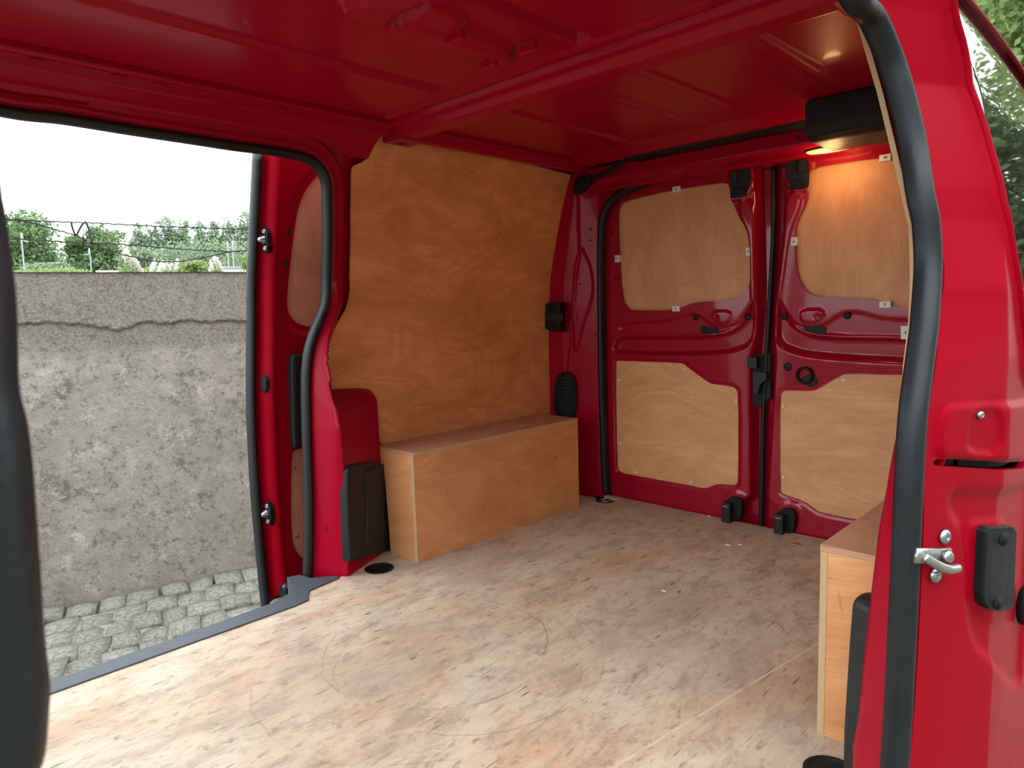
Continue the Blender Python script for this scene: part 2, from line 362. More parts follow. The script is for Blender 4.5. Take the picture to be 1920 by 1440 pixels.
def tube(name, path, m, p=None, a=.01, b=None, ref=(0, 0, 1), n=10, closed=False, caps=True, taper=None):
    """sweep an ellipse (a along ref, b across) along a path"""
    b = b or a; path = np.asarray(path, float); k = len(path); T = np.gradient(path, axis=0)
    if closed: T = np.roll(path, -1, 0)-np.roll(path, 1, 0)
    T /= np.linalg.norm(T, axis=1, keepdims=True); r0 = np.array(ref, float); V = []; F = []
    for i in range(k):
        r = r0-T[i]*(r0@T[i]); ln = np.linalg.norm(r)
        if ln < .05: r = np.cross(T[i], [.3, .7, .2]); ln = np.linalg.norm(r)
        r /= ln; s = np.cross(T[i], r); f = taper[i] if taper is not None else 1
        for j in range(n):
            t = 2*math.pi*j/n; V.append(path[i]+f*(a*math.cos(t)*r+b*math.sin(t)*s))
    for i in range(k if closed else k-1):
        for j in range(n): F.append((i*n+j, i*n+(j+1) % n, ((i+1) % k)*n+(j+1) % n, ((i+1) % k)*n+j))
    if caps and not closed: F += [tuple(range(n))[::-1], tuple((k-1)*n+j for j in range(n))]
    me = D.meshes.new(name); me.from_pydata([tuple(v) for v in V], [], F); me.polygons.foreach_set('use_smooth', np.ones(len(F), bool)); me.update()
    return link(name, me, m, p)

def lathe(name, prof, loc, axis, m, p=None, n=20, sx=1., sy=1., up=(0, 0, 1)):
    """turn (radius, height) pairs about an axis"""
    A = Vector(axis).normalized(); q = Vector(up)-A*Vector(up).dot(A)
    if q.length < .01: q = Vector((1, 0, 0))-A*A.x
    q.normalize(); s = A.cross(q); V = []; F = []; k = len(prof)
    for r, h in prof:
        for j in range(n):
            t = 2*math.pi*j/n; V.append(Vector(loc)+A*h+q*(r*math.cos(t)*sy)+s*(r*math.sin(t)*sx))
    for i in range(k-1):
        for j in range(n): F.append((i*n+j, i*n+(j+1) % n, (i+1)*n+(j+1) % n, (i+1)*n+j))
    F.append(tuple((k-1)*n+j for j in range(n))); F.append(tuple(range(n))[::-1])
    me = D.meshes.new(name); me.from_pydata([tuple(v) for v in V], [], F); me.polygons.foreach_set('use_smooth', np.ones(len(F), bool)); me.update()
    return link(name, me, m, p)
def screw(loc, axis, p, r=.005, m=None, name='screw'):
    return lathe(name, [(r, 0), (r, .0015), (r*.8, .0032), (r*.45, .0038), (r*.4, .0022), (.0004, .0022)], loc, axis, m or MET, p, 12)

def extrude_profile(name, prof, x0, x1, m, p=None, n=2):
    """profile of (Y,Z) points carried along X"""
    V = []; F = []; k = len(prof); xs = np.linspace(x0, x1, n)
    for x in xs: V += [(x, y, z) for y, z in prof]
    for i in range(n-1):
        for j in range(k-1): F.append((i*k+j, i*k+j+1, (i+1)*k+j+1, (i+1)*k+j))
    me = D.meshes.new(name); me.from_pydata(V, [], F); me.update(); o = link(name, me, m, p)
    md = o.modifiers.new('edge_round', 'BEVEL'); md.width = .003; md.segments = 2; md.limit_method = 'ANGLE'; md.angle_limit = .25
    return o

# ================================================================== THE VAN: floor
fl_far = [(-.30, 1.70), (.88, 1.703), (.915, 1.712), (.935, 1.745), (.955, 1.768), (1.06, 1.785), (1.27, 1.885), (1.32, 1.915), (2.18, 1.915), (2.215, 1.88), (2.235, 1.72), (2.30, 1.70)]
fl = fl_far+[(2.30, .43), (2.235, .42), (2.215, .27), (2.18, .24), (1.32, .24), (1.27, .27), (1.06, .355), (.955, .372), (.93, .40), (.88, .437), (-.30, .44)]
def ring(cx, cy, r, n=28, sx=1.): return [(cx+r*sx*math.cos(2*math.pi*i/n), cy+r*math.sin(2*math.pi*i/n)) for i in range(n)]
CUPS = [(1.182, 1.752, .043), (1.135, .385, .043)]
rear_cup = [(2.20, 1.62), (2.26, 1.62), (2.275, 1.64), (2.275, 1.70), (2.262, 1.715), (2.20, 1.715), (2.188, 1.70), (2.188, 1.64)]
HOLE = (2.197, .872, .019)
floor = press('floor', (-.30, 2.31, .23, 1.93), .012, SZ(0), FLOOR, None, outline=fl, holes=[ring(*c) for c in CUPS]+[rear_cup, ring(*HOLE)], rim=.012, rim_mat=EDGE)
tag(floor, 'worn scuffed plywood load floor of the van', kind='structure')
block('subfloor', (-.30, .45, -.06), (2.37, 1.69, -.04), REDIN, floor, 0)
block('subfloor', (1.0, .20, -.06), (2.37, 1.95, -.04), REDIN, floor, 0)

# ================================================================== side walls
seal_far = [(0.338,1.23),(0.452,1.232),(0.586,1.23),(0.725,1.229),(0.832,1.228),(0.919,1.23),(0.989,1.229),(1.037,1.224),(1.066,1.214),(1.09,1.194),(1.107,1.163),(1.115,1.112),(1.122,1.023),(1.126,0.931),(1.126,0.86),(1.118,0.812),(1.097,0.766),(1.073,0.716),(1.056,0.662),(1.046,0.583),(1.04,0.471),(1.036,0.357),(1.031,0.226),(1.023,0.111),(1.013,-0.002)]
seal_far = [(.03, -.12), (.03, .5), (.035, 1.0), (.05, 1.17), (.085, 1.235), (.16, 1.256)]+seal_far+[(seal_far[-1][0], -.12)]
seal_near = [(1.058,1.205),(1.091,1.182),(1.128,1.14),(1.141,1.096),(1.148,1.014),(1.128,0.934),(1.128,0.842),(1.091,0.754),(1.071,0.708),(1.038,0.629),(1.028,0.548),(1.026,0.436),(1.018,0.264),(1.008,0.15)]
seal_left = [(0.05,0.849),(0.05,0.826),(0.05,0.802),(0.048,0.775),(0.049,0.758),(0.048,0.723),(0.047,0.697),(0.047,0.681),(0.046,0.673),(0.044,0.661),(0.041,0.651)]
left_c = [(x-.0155, z) for x, z in seal_left]
lz = left_c[-1]; l0 = left_c[0]
near_path = [(.012, -.12), (.012, .45), (lz[0]-.003, lz[1]-.06)]+left_c[::-1]+[(l0[0]+.004, 1.0), (l0[0]+.022, 1.15), (.10, 1.235), (.20, 1.262), (.55, 1.275), (.85, 1.262), (.97, 1.235), (1.03, 1.19)]+seal_near[1:]+[(.985, 0.), (.985, -.12)]

def side_H(opening, base, az, ay, k):
    def H(X, Z):
        d = sd(np.stack([X, Z], 1), opening); A = np.interp(Z, az, ay)
        p = .04*(1-st(.036, .050, d))+.006*np.exp(-((d-.022)/.005)**2)
        w = np.interp(Z, [0, .45, .6, .75], [.072, .050, .042, .034])
        up = np.clip((d-.004)/(w-.004), 0, 1); up = up*up*(3-2*up)*.35+up*.65
        hi = 1-st(w-.014, w+.030, d); lo = np.interp(d-w, [0, .20, .235, .245], [1., .1, -.2, -.4])
        zf = .535+.05*np.exp(-((X-1.05)/.03)**2); t = st(zf-.04, zf+.03, Z)
        f = np.where(d < w, up, hi*t+lo*(1-t))
        q = (.04*np.where(d < w, 1, np.clip(f/.1, 0, 1))+f*A)*(X > .5)
        p = np.where(X > .5, np.where(t > .98, np.maximum(p, np.where(f > .02, q, 0)), np.maximum(p*t, q)), p)
        return np.maximum(p, k)+base(X, Z)
    return H
boss = chaikin([(1.145,1.291),(1.218,1.31),(1.217,1.266),(1.195,1.241),(1.162,1.231)], 2)
tear_dummy = 0
def far_base(X, Z):
    d = sd(np.stack([X, Z], 1), boss); return .010*(1-st(-.006, .006, d))
op_far = curve(seal_far, 6)
wall_left = press('wall_left', (-.30, 2.2, -.02, 1.335), .0045, SL(1.92), REDIN, None, H=side_H(op_far, far_base, [0, .45, .6, .75, .9, 1.0], [.107, .103, .070, .030, .008, 0], -.05), holes=[op_far], rim=.006)
tag(wall_left, 'red painted far side wall of the van with sliding door opening', kind='structure')
wall_right = press('wall_right', (-.30, 2.2, -.02, 1.335), .0085, SN(.218), REDIN, None, H=side_H(curve(near_path, 6), lambda X, Z: 0*X, [.1, .24, .45, .57, .67, .8, 1.0], [.075, .066, .05, .035, .021, .015, .006], .036), holes=[curve(near_path, 6)], rim=.012)
tag(wall_right, 'red painted near side wall of the van around the open door', kind='structure')
press('outer_skin', (-.3, 2.42, -.45, 1.43), .02, lambda u, v, h: (u, 1.965-L2(v), v), RED, wall_left, holes=[op_far], grow=.10)
# door seals
pf = curve(seal_far, 8); pf3 = np.stack([pf[:, 0], 1.885-L(pf[:, 1]), pf[:, 1]], 1)
tag(tube('door_seal', pf3, RUB, wall_left, .021, .0125, (0, 1, 0), 14), 'black rubber seal round the far door opening')
pn = curve(near_path, 8); pn3 = np.stack([pn[:, 0], .258+L(pn[:, 1]), pn[:, 1]], 1)
tag(tube('door_seal', pn3, RUB, wall_right, .0185, .0145, (0, 1, 0), 16), 'thick black rubber seal round the near door opening')
# small punched holes and plugs in the far pillar
for (x, z), m in zip([(1.078,0.553),(1.061,0.144)], (DARK, DARK)):
    prism('clip_hole', [(x-.006, z-.009), (x+.006, z-.009), (x+.006, z+.009), (x-.006, z+.009)], lambda u, v, h: (u, 1.835-h, v), 0, .002, m, wall_left, 0)
# roof rails along both sides
rail = [(1.667, 1.37), (1.667, 1.322), (1.672, 1.318), (1.692, 1.320), (1.697, 1.300), (1.706, 1.297), (1.712, 1.312), (1.765, 1.282), (1.80, 1.25)]
extrude_profile('roof_rail', rail, -.3, 1.25, REDIN, wall_left)
rail2 = [(1.667, 1.37), (1.667, 1.324), (1.70, 1.324), (1.712, 1.306), (1.735, 1.304), (1.745, 1.318), (1.80, 1.335)]
extrude_profile('roof_rail', rail2, 1.25, 2.3, REDIN, wall_left)
extrude_profile('roof_rail', [(2*YC-y, z) for y, z in rail], -.3, 1.0, REDIN, wall_right)
extrude_profile('roof_rail', [(2*YC-y, z) for y, z in rail2], 1.0, 2.3, REDIN, wall_right)
for px in [(0.389,1.327),(0.541,1.326),(0.623,1.327),(0.917,1.323)]:
    block('rail_clip', (px[0]-.014, 1.688, px[1]-.014), (px[0]+.014, 1.712, px[1]+.006), REDIN, wall_left, .003)
# plastic step sill under the far opening
sill = [(-.3, 1.695), (.87, 1.698), (.915, 1.706), (.93, 1.735), (.95, 1.762), (1.06, 1.78), (1.06, 1.80), (1.0, 1.845), (.99, 1.895), (.955, 1.905), (.93, 1.84), (.90, 1.79), (.84, 1.765), (.6, 1.757), (-.3, 1.755)]
prism('step_sill', sill, SZ(0), -.05, .004, SILL, wall_left, .002)['label'] = 'grey plastic step sill edging the far doorway'
prism('step_sill', [(x, 2*YC-y) for x, y in sill][::-1], SZ(0), -.05, .004, SILL, wall_right, .002)['label'] = 'grey plastic step sill edging the near doorway'

# ================================================================== ceiling
RIBS = [(.67, 1.40, 1.93), (.945, 1.40, 1.99), (1.11, 1.52, 2.02), (1.39, 1.40, 2.02)]
brk_poly = chaikin([(0.711,1.079),(0.781,1.017),(0.821,0.981),(0.894,0.98),(0.975,1.04),(1.069,1.031),(1.143,1.079),(1.15,1.126),(1.015,1.117),(0.958,1.151),(0.907,1.136),(0.87,1.133),(0.811,1.127),(0.737,1.12)], 2)
pock1 = chaikin([(0.823,1.107),(0.802,1.041),(0.816,0.991),(0.831,0.995),(0.834,1.052),(0.828,1.071),(0.837,1.088)], 1)
def ceil_H(X, Y):
    P = np.stack([X, Y], 1); h = 0*X
    rear = st(1.36, 1.39, X)
    for y, a, b in RIBS:
        d = np.maximum(np.abs(Y-y)-.016, np.maximum(a-X, X-b)); h -= .006*(1-st(-.004, .006, d))
    # panels pressed in ahead of the cross beam
    d = np.maximum(np.abs(Y-1.365)-.022, X-1.175); h += .011*(1-st(-.005, .005, d))
    d = np.maximum(np.abs(Y-.925)-.018, X-1.19); h += .022*(1-st(-.005, .004, d))
    h -= .016*(1-st(-.005, .004, sd(P, brk_poly))); h += .014*(1-st(-.003, .003, sd(P, pock1)))
    h -= .006*(1-st(-.004, .004, np.maximum(np.abs(Y-1.075)-.012, np.maximum(.86-X, X-1.15))))
    d = np.maximum(np.abs(X-1.215)-.012, np.maximum(np.abs(Y-1.15)-.5, -1)); h -= .007*(1-st(-.004, .006, d))
    h += .02*(1-((Y-YC)/.6)**2)*0
    h -= .03*st(1.60, 1.68, Y)*0+.05*st(2.02, 2.13, X)*.5
    return h
ceiling = press('ceiling', (-.3, 2.13, .482, 1.658), .0055, SZ(1.335), REDIN, None, H=ceil_H, rim=.004, dirn=1)
tag(ceiling, 'red painted steel roof panel with pressed ribs', kind='structure')
# cross beam: hat section
bp = [(1.245, 1.337), (1.252, 1.322), (1.275, 1.320), (1.29, 1.300), (1.335, 1.296), (1.352, 1.312), (1.385, 1.314), (1.392, 1.335)]
V = []; F = []; ys = np.linspace(.44, 1.69, 24)
for y in ys: V += [(x, y, z) for x, z in bp]
k = len(bp)
for i in range(23):
    for j in range(k-1): F.append((i*k+j, i*k+j+1, (i+1)*k+j+1, (i+1)*k+j))
me = D.meshes.new('roof_bow'); me.from_pydata(V, [], F); me.update(); bow = link('roof_bow', me, REDIN, ceiling)
md = bow.modifiers.new('b', 'BEVEL'); md.width = .004; md.segments = 2; md.limit_method = 'ANGLE'
for y in (1.715, 2*YC-1.715):
    block('bow_bracket', (1.275, y-.045, 1.292), (1.375, y+.045, 1.325), REDIN, ceiling, .008)
for x, y, r in [(*q, .009) for q in [(1.305,1.386)]]+[(*q, .012) for q in [(1.306,0.712)]]+[(*q, .0045) for q in [(1.32,1.554),(1.308,1.512),(1.303,1.481),(1.3,1.332),(1.294,1.301),(1.292,1.273),(1.285,1.221),(1.296,0.864),(1.31,0.832),(1.298,0.786),(1.307,0.632)]]+[(*q, .008) for q in [(0.841,0.998),(0.841,1.089),(1.104,1.046)]]+[(*q, .005) for q in [(0.963,1.057),(1.115,0.996),(1.117,1.12)]]:
    prism('punched_hole', ring(x, y, r, 14, .7), lambda u, v, h: (u, v, (1.311 if 1.34 < u < 1.39 else 1.3215)-h), 0, .0015, DARK, ceiling, 0)
prism('bow_hole', ring(1.325, 1.725, .014, 16), lambda u, v, h: (u, v, 1.292-h), 0, .0012, DARK, ceiling, 0)
for q in [(0.938,1.041),(1.088,0.989),(1.09,1.108)]:
    block('bracket_tab', (q[0]-.004, q[1]-.022, 1.305), (q[0]+.008, q[1]+.022, 1.322), REDIN, ceiling, .003)
# roof skin over it
press('roof_skin', (-.3, 2.42, .40, 1.745), .05, lambda u, v, h: (u, v, 1.428+.03*(1-((v-YC)/.67)**2)), RED, ceiling)

# unseen front bulkhead, cut low so daylight reaches the rear doors
wf = press('wall_front', (.1, 2.0, -.6, .42), .05, SX(-.31), REDIN, None); tag(wf, 'unseen red bulkhead cut low to let daylight in from the cab', kind='structure')

# ================================================================== rear frame
rs = [(1.273,1.252),(1.364,1.255),(1.449,1.252),(1.532,1.242),(1.593,1.225),(1.644,1.203),(1.676,1.174),(1.697,1.134),(1.706,1.072),(1.711,0.946),(1.713,0.731),(1.714,0.512),(1.71,0.291),(1.705,0.111),(1.698,0.01)]
rear_op = [(pu(y, z), z) for y, z in rs]+[(pu(rs[-1][0], 0), -.1), (.6, -.1), (.6, rs[0][1]-.002), (pu(rs[0][0], 1.25), rs[0][1])]
tear = chaikin([(0.146,1.031),(0.17,0.992),(0.198,0.948),(0.211,0.861),(0.199,0.797),(0.162,0.71),(0.146,0.622),(0.132,0.6),(0.121,0.645),(0.117,0.733),(0.125,0.865),(0.125,0.972)], 2)
def pil_H(u, v):
    P = np.stack([u, v], 1); h = 0*u
    h += .010*(1-st(-.006, .006, sd(P, tear)))
    ridge = np.interp(v, [0, .3, .5, .75, 1.0, 1.2, 1.33], [.10, .098, .10, .13, .15, .12, .08])
    h += .012*st(.0, .02, ridge-u)
    return h
wall_rear = press('wall_rear', (0, PA[-1], -.01, 1.31), .005, SP, REDIN, None, H=pil_H, holes=[rear_op], rim=.02)
tag(wall_rear, 'red rear door frame with corner pillars and header beam', kind='structure')
press('corner_pillar', (0, PA[-1], -.01, 1.31), .01, SPN, REDIN, wall_rear, holes=[rear_op], H=lambda u, v: .012*st(0, .02, .1-u))
for y0_, y1_ in ((1.69, 1.965), (.175, .45)): press('corner_skin', (y0_, y1_, -.45, 1.43), .03, lambda u, v, h: (2.40+0*u, YC+(u-YC)*(1-L2(v)/.9), v), RED, wall_rear)
block('roof_end', (2.34, .40, 1.27), (2.41, 1.745, 1.43), RED, wall_rear, .01)
for q in [(0.067,1.093),(0.186,1.097),(0.185,1.052),(0.149,0.879),(0.215,0.67),(0.218,0.32),(0.216,0.184),(0.06,0.533)]: prism('punched_hole', ring(q[0], q[1], .0042, 10), lambda u, v, h: SP(u, v, h+.0125), 0, .0015, DARK, wall_rear, 0)
# header beam above the doors
def head_H(Y, Z): return .004*np.exp(-((Z-1.285)/.004)**2)
prof = [(2.235, 1.338), (2.195, 1.318), (2.19, 1.262), (2.20, 1.252), (2.262, 1.246), (2.268, 1.236), (2.335, 1.236), (2.335, 1.34)]
V = []; F = []; ys = np.linspace(.36, 1.79, 60); k = len(prof)
for y in ys:
    e = max(0, abs(y-YC)-.55)*.25
    V += [(x+(e*.3), y, z-e*.25 if z < 1.30 else z) for x, z in prof]
for i in range(len(ys)-1):
    for j in range(k-1): F.append((i*k+j, i*k+j+1, (i+1)*k+j+1, (i+1)*k+j))
me = D.meshes.new('header_beam'); me.from_pydata(V, [], F); me.update(); hb = link('header_beam', me, REDIN, wall_rear)
md = hb.modifiers.new('b', 'BEVEL'); md.width = .005; md.segments = 2; md.limit_method = 'ANGLE'
block('gap_strip', (2.11, .42, 1.305), (2.215, 1.47, 1.345), BLK, wall_rear, .01)['label'] = 'black strip in the gap above the header beam'  # black strip closing the gap between roof panel and header
for q in [(1.074,1.312),(0.883,1.283)]: prism('punched_hole', ring(q[0], q[1], .005, 12), SX(2.19), 0, .001, DARK, wall_rear, 0)
# seal round the rear opening
rsn = [(2*1.045-y, z) for y, z in rs]
rp = curve([(p[0], p[1]) for p in rs[::-1]]+[(1.15, 1.252), (.92, 1.252)]+rsn, 6)
tag(tube('door_seal', np.stack([2.288+0*rp[:, 0], rp[:, 0], rp[:, 1]], 1), RUB, wall_rear, .02, .0155, (1, 0, 0), 12), 'black rubber seal round the rear doors')

# ================================================================== rear doors
ycz = lambda z: np.interp(z, [.0, .4, 1.0, 1.3], [1.056, 1.052, 1.024, 1.026])
def mir(p): return [(2*float(ycz(z))-y, z) for y, z in p]
XD = 2.31
face = [(1.722,1.096),(1.689,1.167),(1.598,1.238),(1.309,1.261),(1.082,1.268),(1.079,1.158),(1.072,0.997),(1.066,0.798),(1.078,0.651),(1.091,0.576),(1.085,-0.059),(1.681,-0.016),(1.719,0.024),(1.731,0.285)]
win = [(1.646,1.062),(1.645,1.164),(1.629,1.186),(1.589,1.196),(1.394,1.208),(1.211,1.207),(1.176,1.201),(1.162,1.184),(1.16,1.14),(1.146,1.111),(1.134,1.081),(1.107,1.04),(1.097,1.012),(1.092,0.956),(1.09,0.872),(1.093,0.845),(1.116,0.809),(1.154,0.795),(1.307,0.792),(1.333,0.782),(1.389,0.764),(1.571,0.767),(1.602,0.776),(1.627,0.808),(1.636,0.881)]
low = [(1.664,0.558),(1.651,0.565),(1.367,0.565),(1.353,0.563),(1.322,0.542),(1.244,0.494),(1.226,0.492),(1.168,0.489),(1.146,0.484),(1.133,0.468),(1.131,0.148),(1.137,0.133),(1.149,0.127),(1.206,0.123),(1.225,0.115),(1.256,0.099),(1.273,0.095),(1.341,0.098),(1.621,0.098),(1.651,0.105),(1.663,0.118)]
chan = [(1.672,0.611),(1.663,0.643),(1.631,0.661),(1.422,0.665),(1.223,0.665),(1.151,0.688),(1.112,0.725),(1.091,0.771),(1.077,0.799),(1.075,0.725),(1.08,0.662),(1.101,0.636),(1.121,0.626),(1.181,0.608),(1.309,0.599),(1.543,0.594),(1.659,0.596)]
ledge = [(1.644,0.717),(1.41,0.722),(1.342,0.747),(1.287,0.748),(1.234,0.703),(1.151,0.703),(1.112,0.748),(1.094,0.771),(1.102,0.74),(1.131,0.703),(1.212,0.673),(1.631,0.667)]
pocket = [(1.238,0.757),(1.158,0.758),(1.159,0.726),(1.178,0.715),(1.219,0.717)]
strap = [(1.136,1.137),(1.083,1.138),(1.08,1.016),(1.074,0.798),(1.081,0.762),(1.088,0.872),(1.091,0.981),(1.103,1.036),(1.124,1.078)]
latchp = [(1.159,1.248),(1.089,1.245),(1.085,1.186),(1.109,1.148),(1.15,1.146),(1.16,1.151)]
plugs = [(1.302,0.736),(1.216,0.732),(1.1,0.735)]
pad = [(1.28,0.705),(1.213,0.696),(1.208,0.669),(1.283,0.68)]
lscrews = [(1.526,0.553),(1.347,0.541),(1.648,0.485),(1.141,0.433),(1.649,0.222),(1.144,0.187),(1.567,0.113),(1.32,0.108)]
clips_l = [(1.646,0.974),(1.096,0.96),(1.377,1.208),(1.38,0.77)]
blatch = [(1.169,0.056),(1.163,0.079),(1.142,0.091),(1.105,0.089),(1.101,0.059),(1.107,0.011),(1.164,0.003),(1.175,0.009)]
win_r = [(0.901,1.173),(0.896,1.194),(0.883,1.204),(0.858,1.21),(0.674,1.206)]+mir(win[1:3])[::-1]+mir(win[0:1])+mir(win[-3:])[::-1]+[(0.606,0.756),(0.655,0.767),(0.69,0.784),(0.726,0.79),(0.865,0.798),(0.901,0.816),(0.929,0.869),(0.938,0.943),(0.94,1.015),(0.932,1.048),(0.903,1.103),(0.9,1.128)]
low_r = [(0.981,0.463),(0.975,0.479),(0.965,0.486),(0.874,0.489),(0.859,0.495),(0.785,0.546),(0.761,0.553),(0.626,0.554)]+mir(low[0:2])[::-1]+mir(low[-3:])[::-1]+[(0.74,0.081),(0.844,0.084),(0.857,0.091),(0.898,0.114),(0.966,0.124),(0.977,0.136)]
rscrews = [(0.776,0.531),(0.971,0.431),(0.966,0.185)]+mir([lscrews[2], lscrews[4], lscrews[6]])
clips_r = [(0.94,0.981),(0.66,0.769),(0.672,1.204)]
blatch_r = [(0.979,0.049),(0.971,0.071),(0.948,0.085),(0.917,0.084),(0.91,0.047),(0.919,-0.001),(0.97,-0.01),(0.98,0.005)]
Y0, Y1 = 1.036, 1.735
def rear_door(name, label, right):
    f = mir if right else (lambda p: p)
    P_face, P_ch, P_le, P_po, P_st = chaikin(f(face), 1), chaikin(f(chan), 2), chaikin(f(ledge), 2), chaikin(f(pocket), 1), chaikin(f(strap), 2)
    P_win, P_low = chaikin(win_r if right else win, 1), chaikin(low_r if right else low, 1)
    P_la, P_bl = chaikin(f(latchp), 1), chaikin(blatch_r if right else blatch, 1); c0 = f(plugs)[1]
    def H(Y, Z):
        P = np.stack([Y, Z], 1); h = -.045*st(-.004, .018, sd(P, P_face))
        h -= .026*(1-st(-.012, .007, sd(P, P_ch)))
        h -= .008*(1-st(-.003, .003, sd(P, P_le)))
        h += .008*(1-st(-.002, .003, sd(P, P_po))); h -= .006*(1-st(.008, .012, np.hypot(Y-c0[0], Z-c0[1])))
        h += .007*(1-st(-.004, .005, sd(P, P_st)))
        h += .006*st(.02, .004, sd(P, P_win))*0
        h += .004*(1-st(.012, .022, sd(P, P_bl)))
        h -= .004*(1-st(.006, .012, sd(P, P_low)))
        h += .010*(1-st(.008, .014, sd(P, P_la)))
        return h
    dom = (2*1.036-Y1, 2*1.036-Y0, -.05, 1.27) if right else (Y0, Y1, -.05, 1.27)
    d = press(name, dom, .0048, SX(XD), REDDR, None, H=H, holes=[P_win, P_low], rim=.014)
    tag(d, label, kind='structure')
    b = lambda p: (min(q[0] for q in p)-.02, max(q[0] for q in p)+.02, min(q[1] for q in p)-.02, max(q[1] for q in p)+.02)
    wp = press('window_cover', b(P_win), .012, SX(XD+.017), PLY_WIN, d, outline=P_win, grow=.012, rim=.006, rim_mat=EDGE, uv=True, seed=1.3 if right else 0.)
    wp['label'] = 'plywood sheet blanking the door window'
    lp = press('door_lining', b(P_low), .012, SX(XD+.006), PLY_DOOR, d, outline=P_low, grow=.004, rim=.006, rim_mat=EDGE, uv=True, seed=2.1 if right else 0.)
    lp['label'] = 'plywood lower lining panel screwed to the door'
    for y, z in (rscrews if right else lscrews): screw((XD+.006, y, z), (-1, 0, 0), lp, .0062, SCREWM)
    # outer skin
    press('outer_skin', dom, .08, SX(XD+.07), RED, d)
    for (y, z), vert in zip(clips_r if right else clips_l, (1, 0, 0) if right else (1, 1, 0, 0)):
        a, c = (.010, .014) if vert else (.016, .010)
        k = block('window_clip', (XD-.004, y-a, z-c), (XD+.018, y+a, z+c), WHT, d, .002); screw((XD-.004, y, z), (-1, 0, 0), k, .004, BOLT)
    pl = f(plugs)
    for i, (y, z) in enumerate(pl): lathe('plug', [(.011, 0), (.011, .003), (.008, .0045), (.0005, .0045)], (XD+(.006 if i != 1 else .004), y, z), (-1, 0, 0), BLK, d, 18)['label'] = 'black rubber plug'
    prism('foam_pad', chaikin([(0.908,0.712),(0.896,0.719),(0.834,0.698),(0.839,0.668),(0.856,0.668),(0.904,0.694)] if right else pad, 0), SX(XD+.009), 0, .006, BLK, d, .001)['label'] = 'black foam pad'
    for q in f([(1.672,1.075),(1.659,0.901)]): prism('punched_hole', ring(q[0], q[1], .0055, 10), SX(XD), 0, .0012, DARK, d, 0)
    la = prism('top_latch', P_la, SX(XD-.009), 0, .006, DARK, d, .001); la['label'] = 'black latch recess at the door top'
    ys_ = [q[0] for q in P_la]; zs_ = [q[1] for q in P_la]; cy, cz = (min(ys_)+max(ys_))/2, (min(zs_)+max(zs_))/2
    s = -1 if right else 1
    block('latch_body', (XD-.026, cy+s*.018-.011, cz+.0), (XD-.012, cy+s*.018+.011, cz+.038), GRY, la, .003)
    block('latch_cable_cover', (XD-.022, cy-.022, cz-.050), (XD-.012, cy+.022, cz-.022), BLK, la, .003)
    bl = prism('bottom_latch', P_bl, SX(XD-.004), 0, .022, BLK, d, .004); bl['label'] = 'black latch block at the door bottom'
    ys_ = [q[0] for q in P_bl]; zs_ = [q[1] for q in P_bl]; cy = (min(ys_)+max(ys_))/2
    block('latch_catch', (XD-.055, cy-.004, min(zs_)-.004), (XD-.02, cy+.028, max(zs_)-.018), GRY, bl, .004)
    block('latch_plate', (XD-.0565, cy+.003, max(zs_)-.031), (XD-.054, cy+.022, max(zs_)-.028), MET, bl, .0008)
    return d
d2 = rear_door('door_2', 'red left rear door with plywood lining beside the wheel box', False)
d3 = rear_door('door_3', 'red right rear door with plywood lining and round black ring', True)
# centre seal and lock between the two doors
g = [(2.335, float(ycz(z))-.004, z) for z in np.linspace(-.04, 1.25, 40)]
tag(tube('centre_seal', g, RUB, d2, .012, .009, (1, 0, 0), 10), 'black rubber seal down the gap between rear doors')
lk = prism('centre_lock', [(1.094,0.599),(1.071,0.605),(1.023,0.61),(1.02,0.457),(1.061,0.421),(1.091,0.419)], SX(2.336), 0, .008, DARK, d2, .002); lk['label'] = 'black lock assembly on the door edge'
a = [(1.092,0.598),(1.058,0.558),(1.076,0.55),(1.029,0.476)]
block('lock_body', (2.295, a[1][0], a[1][1]), (2.325, a[0][0], a[0][1]), GRY, lk, .003)
b3 = [(1.073,0.547),(1.023,0.546),(1.023,0.523),(1.047,0.5),(1.053,0.47),(1.072,0.47)]
prism('lock_lever', b3, SX(2.315), 0, .018, GRY, lk, .003)
# ring pull and plug on the right door
rg = [(0.896,0.542)][0]; rc = [(0.955,0.567)][0]
hr = lathe('handle_ring', [(.0005, .0015), (.020, .0015), (.0215, .018), (.026, .018), (.029, .012), (.029, .0)], (XD+.002, rg[0], rg[1]), (-1, 0, 0), BLK, d3, 26); hr['label'] = 'round black handle ring'
prism('ring_base', chaikin([(0.914,0.526),(0.879,0.552),(0.858,0.535),(0.854,0.515),(0.875,0.503),(0.892,0.505)], 2), SX(XD+.001), 0, .005, BLK, hr, .001)
lathe('plug', [(.014, 0), (.014, .003), (.010, .0045), (.0005, .0045)], (XD+.002, rc[0], rc[1]), (-1, 0, 0), BLK, d3, 20)['label'] = 'black rubber plug'
stk = [(0.616,0.704),(0.596,0.704),(0.594,0.664),(0.614,0.664)]
s = prism('sticker', stk, SX(2.311), 0, .0008, WHT, d3, 0); s['label'] = 'small white sticker with a green mark'
g0 = (sum(q[0] for q in stk)/4-.004, sum(q[1] for q in stk)/4)
prism('sticker_mark', ring(g0[0], g0[1], .005, 12), SX(2.3102), 0, .0006, mat('green_print', (.12, .35, .06), .5), s, 0)

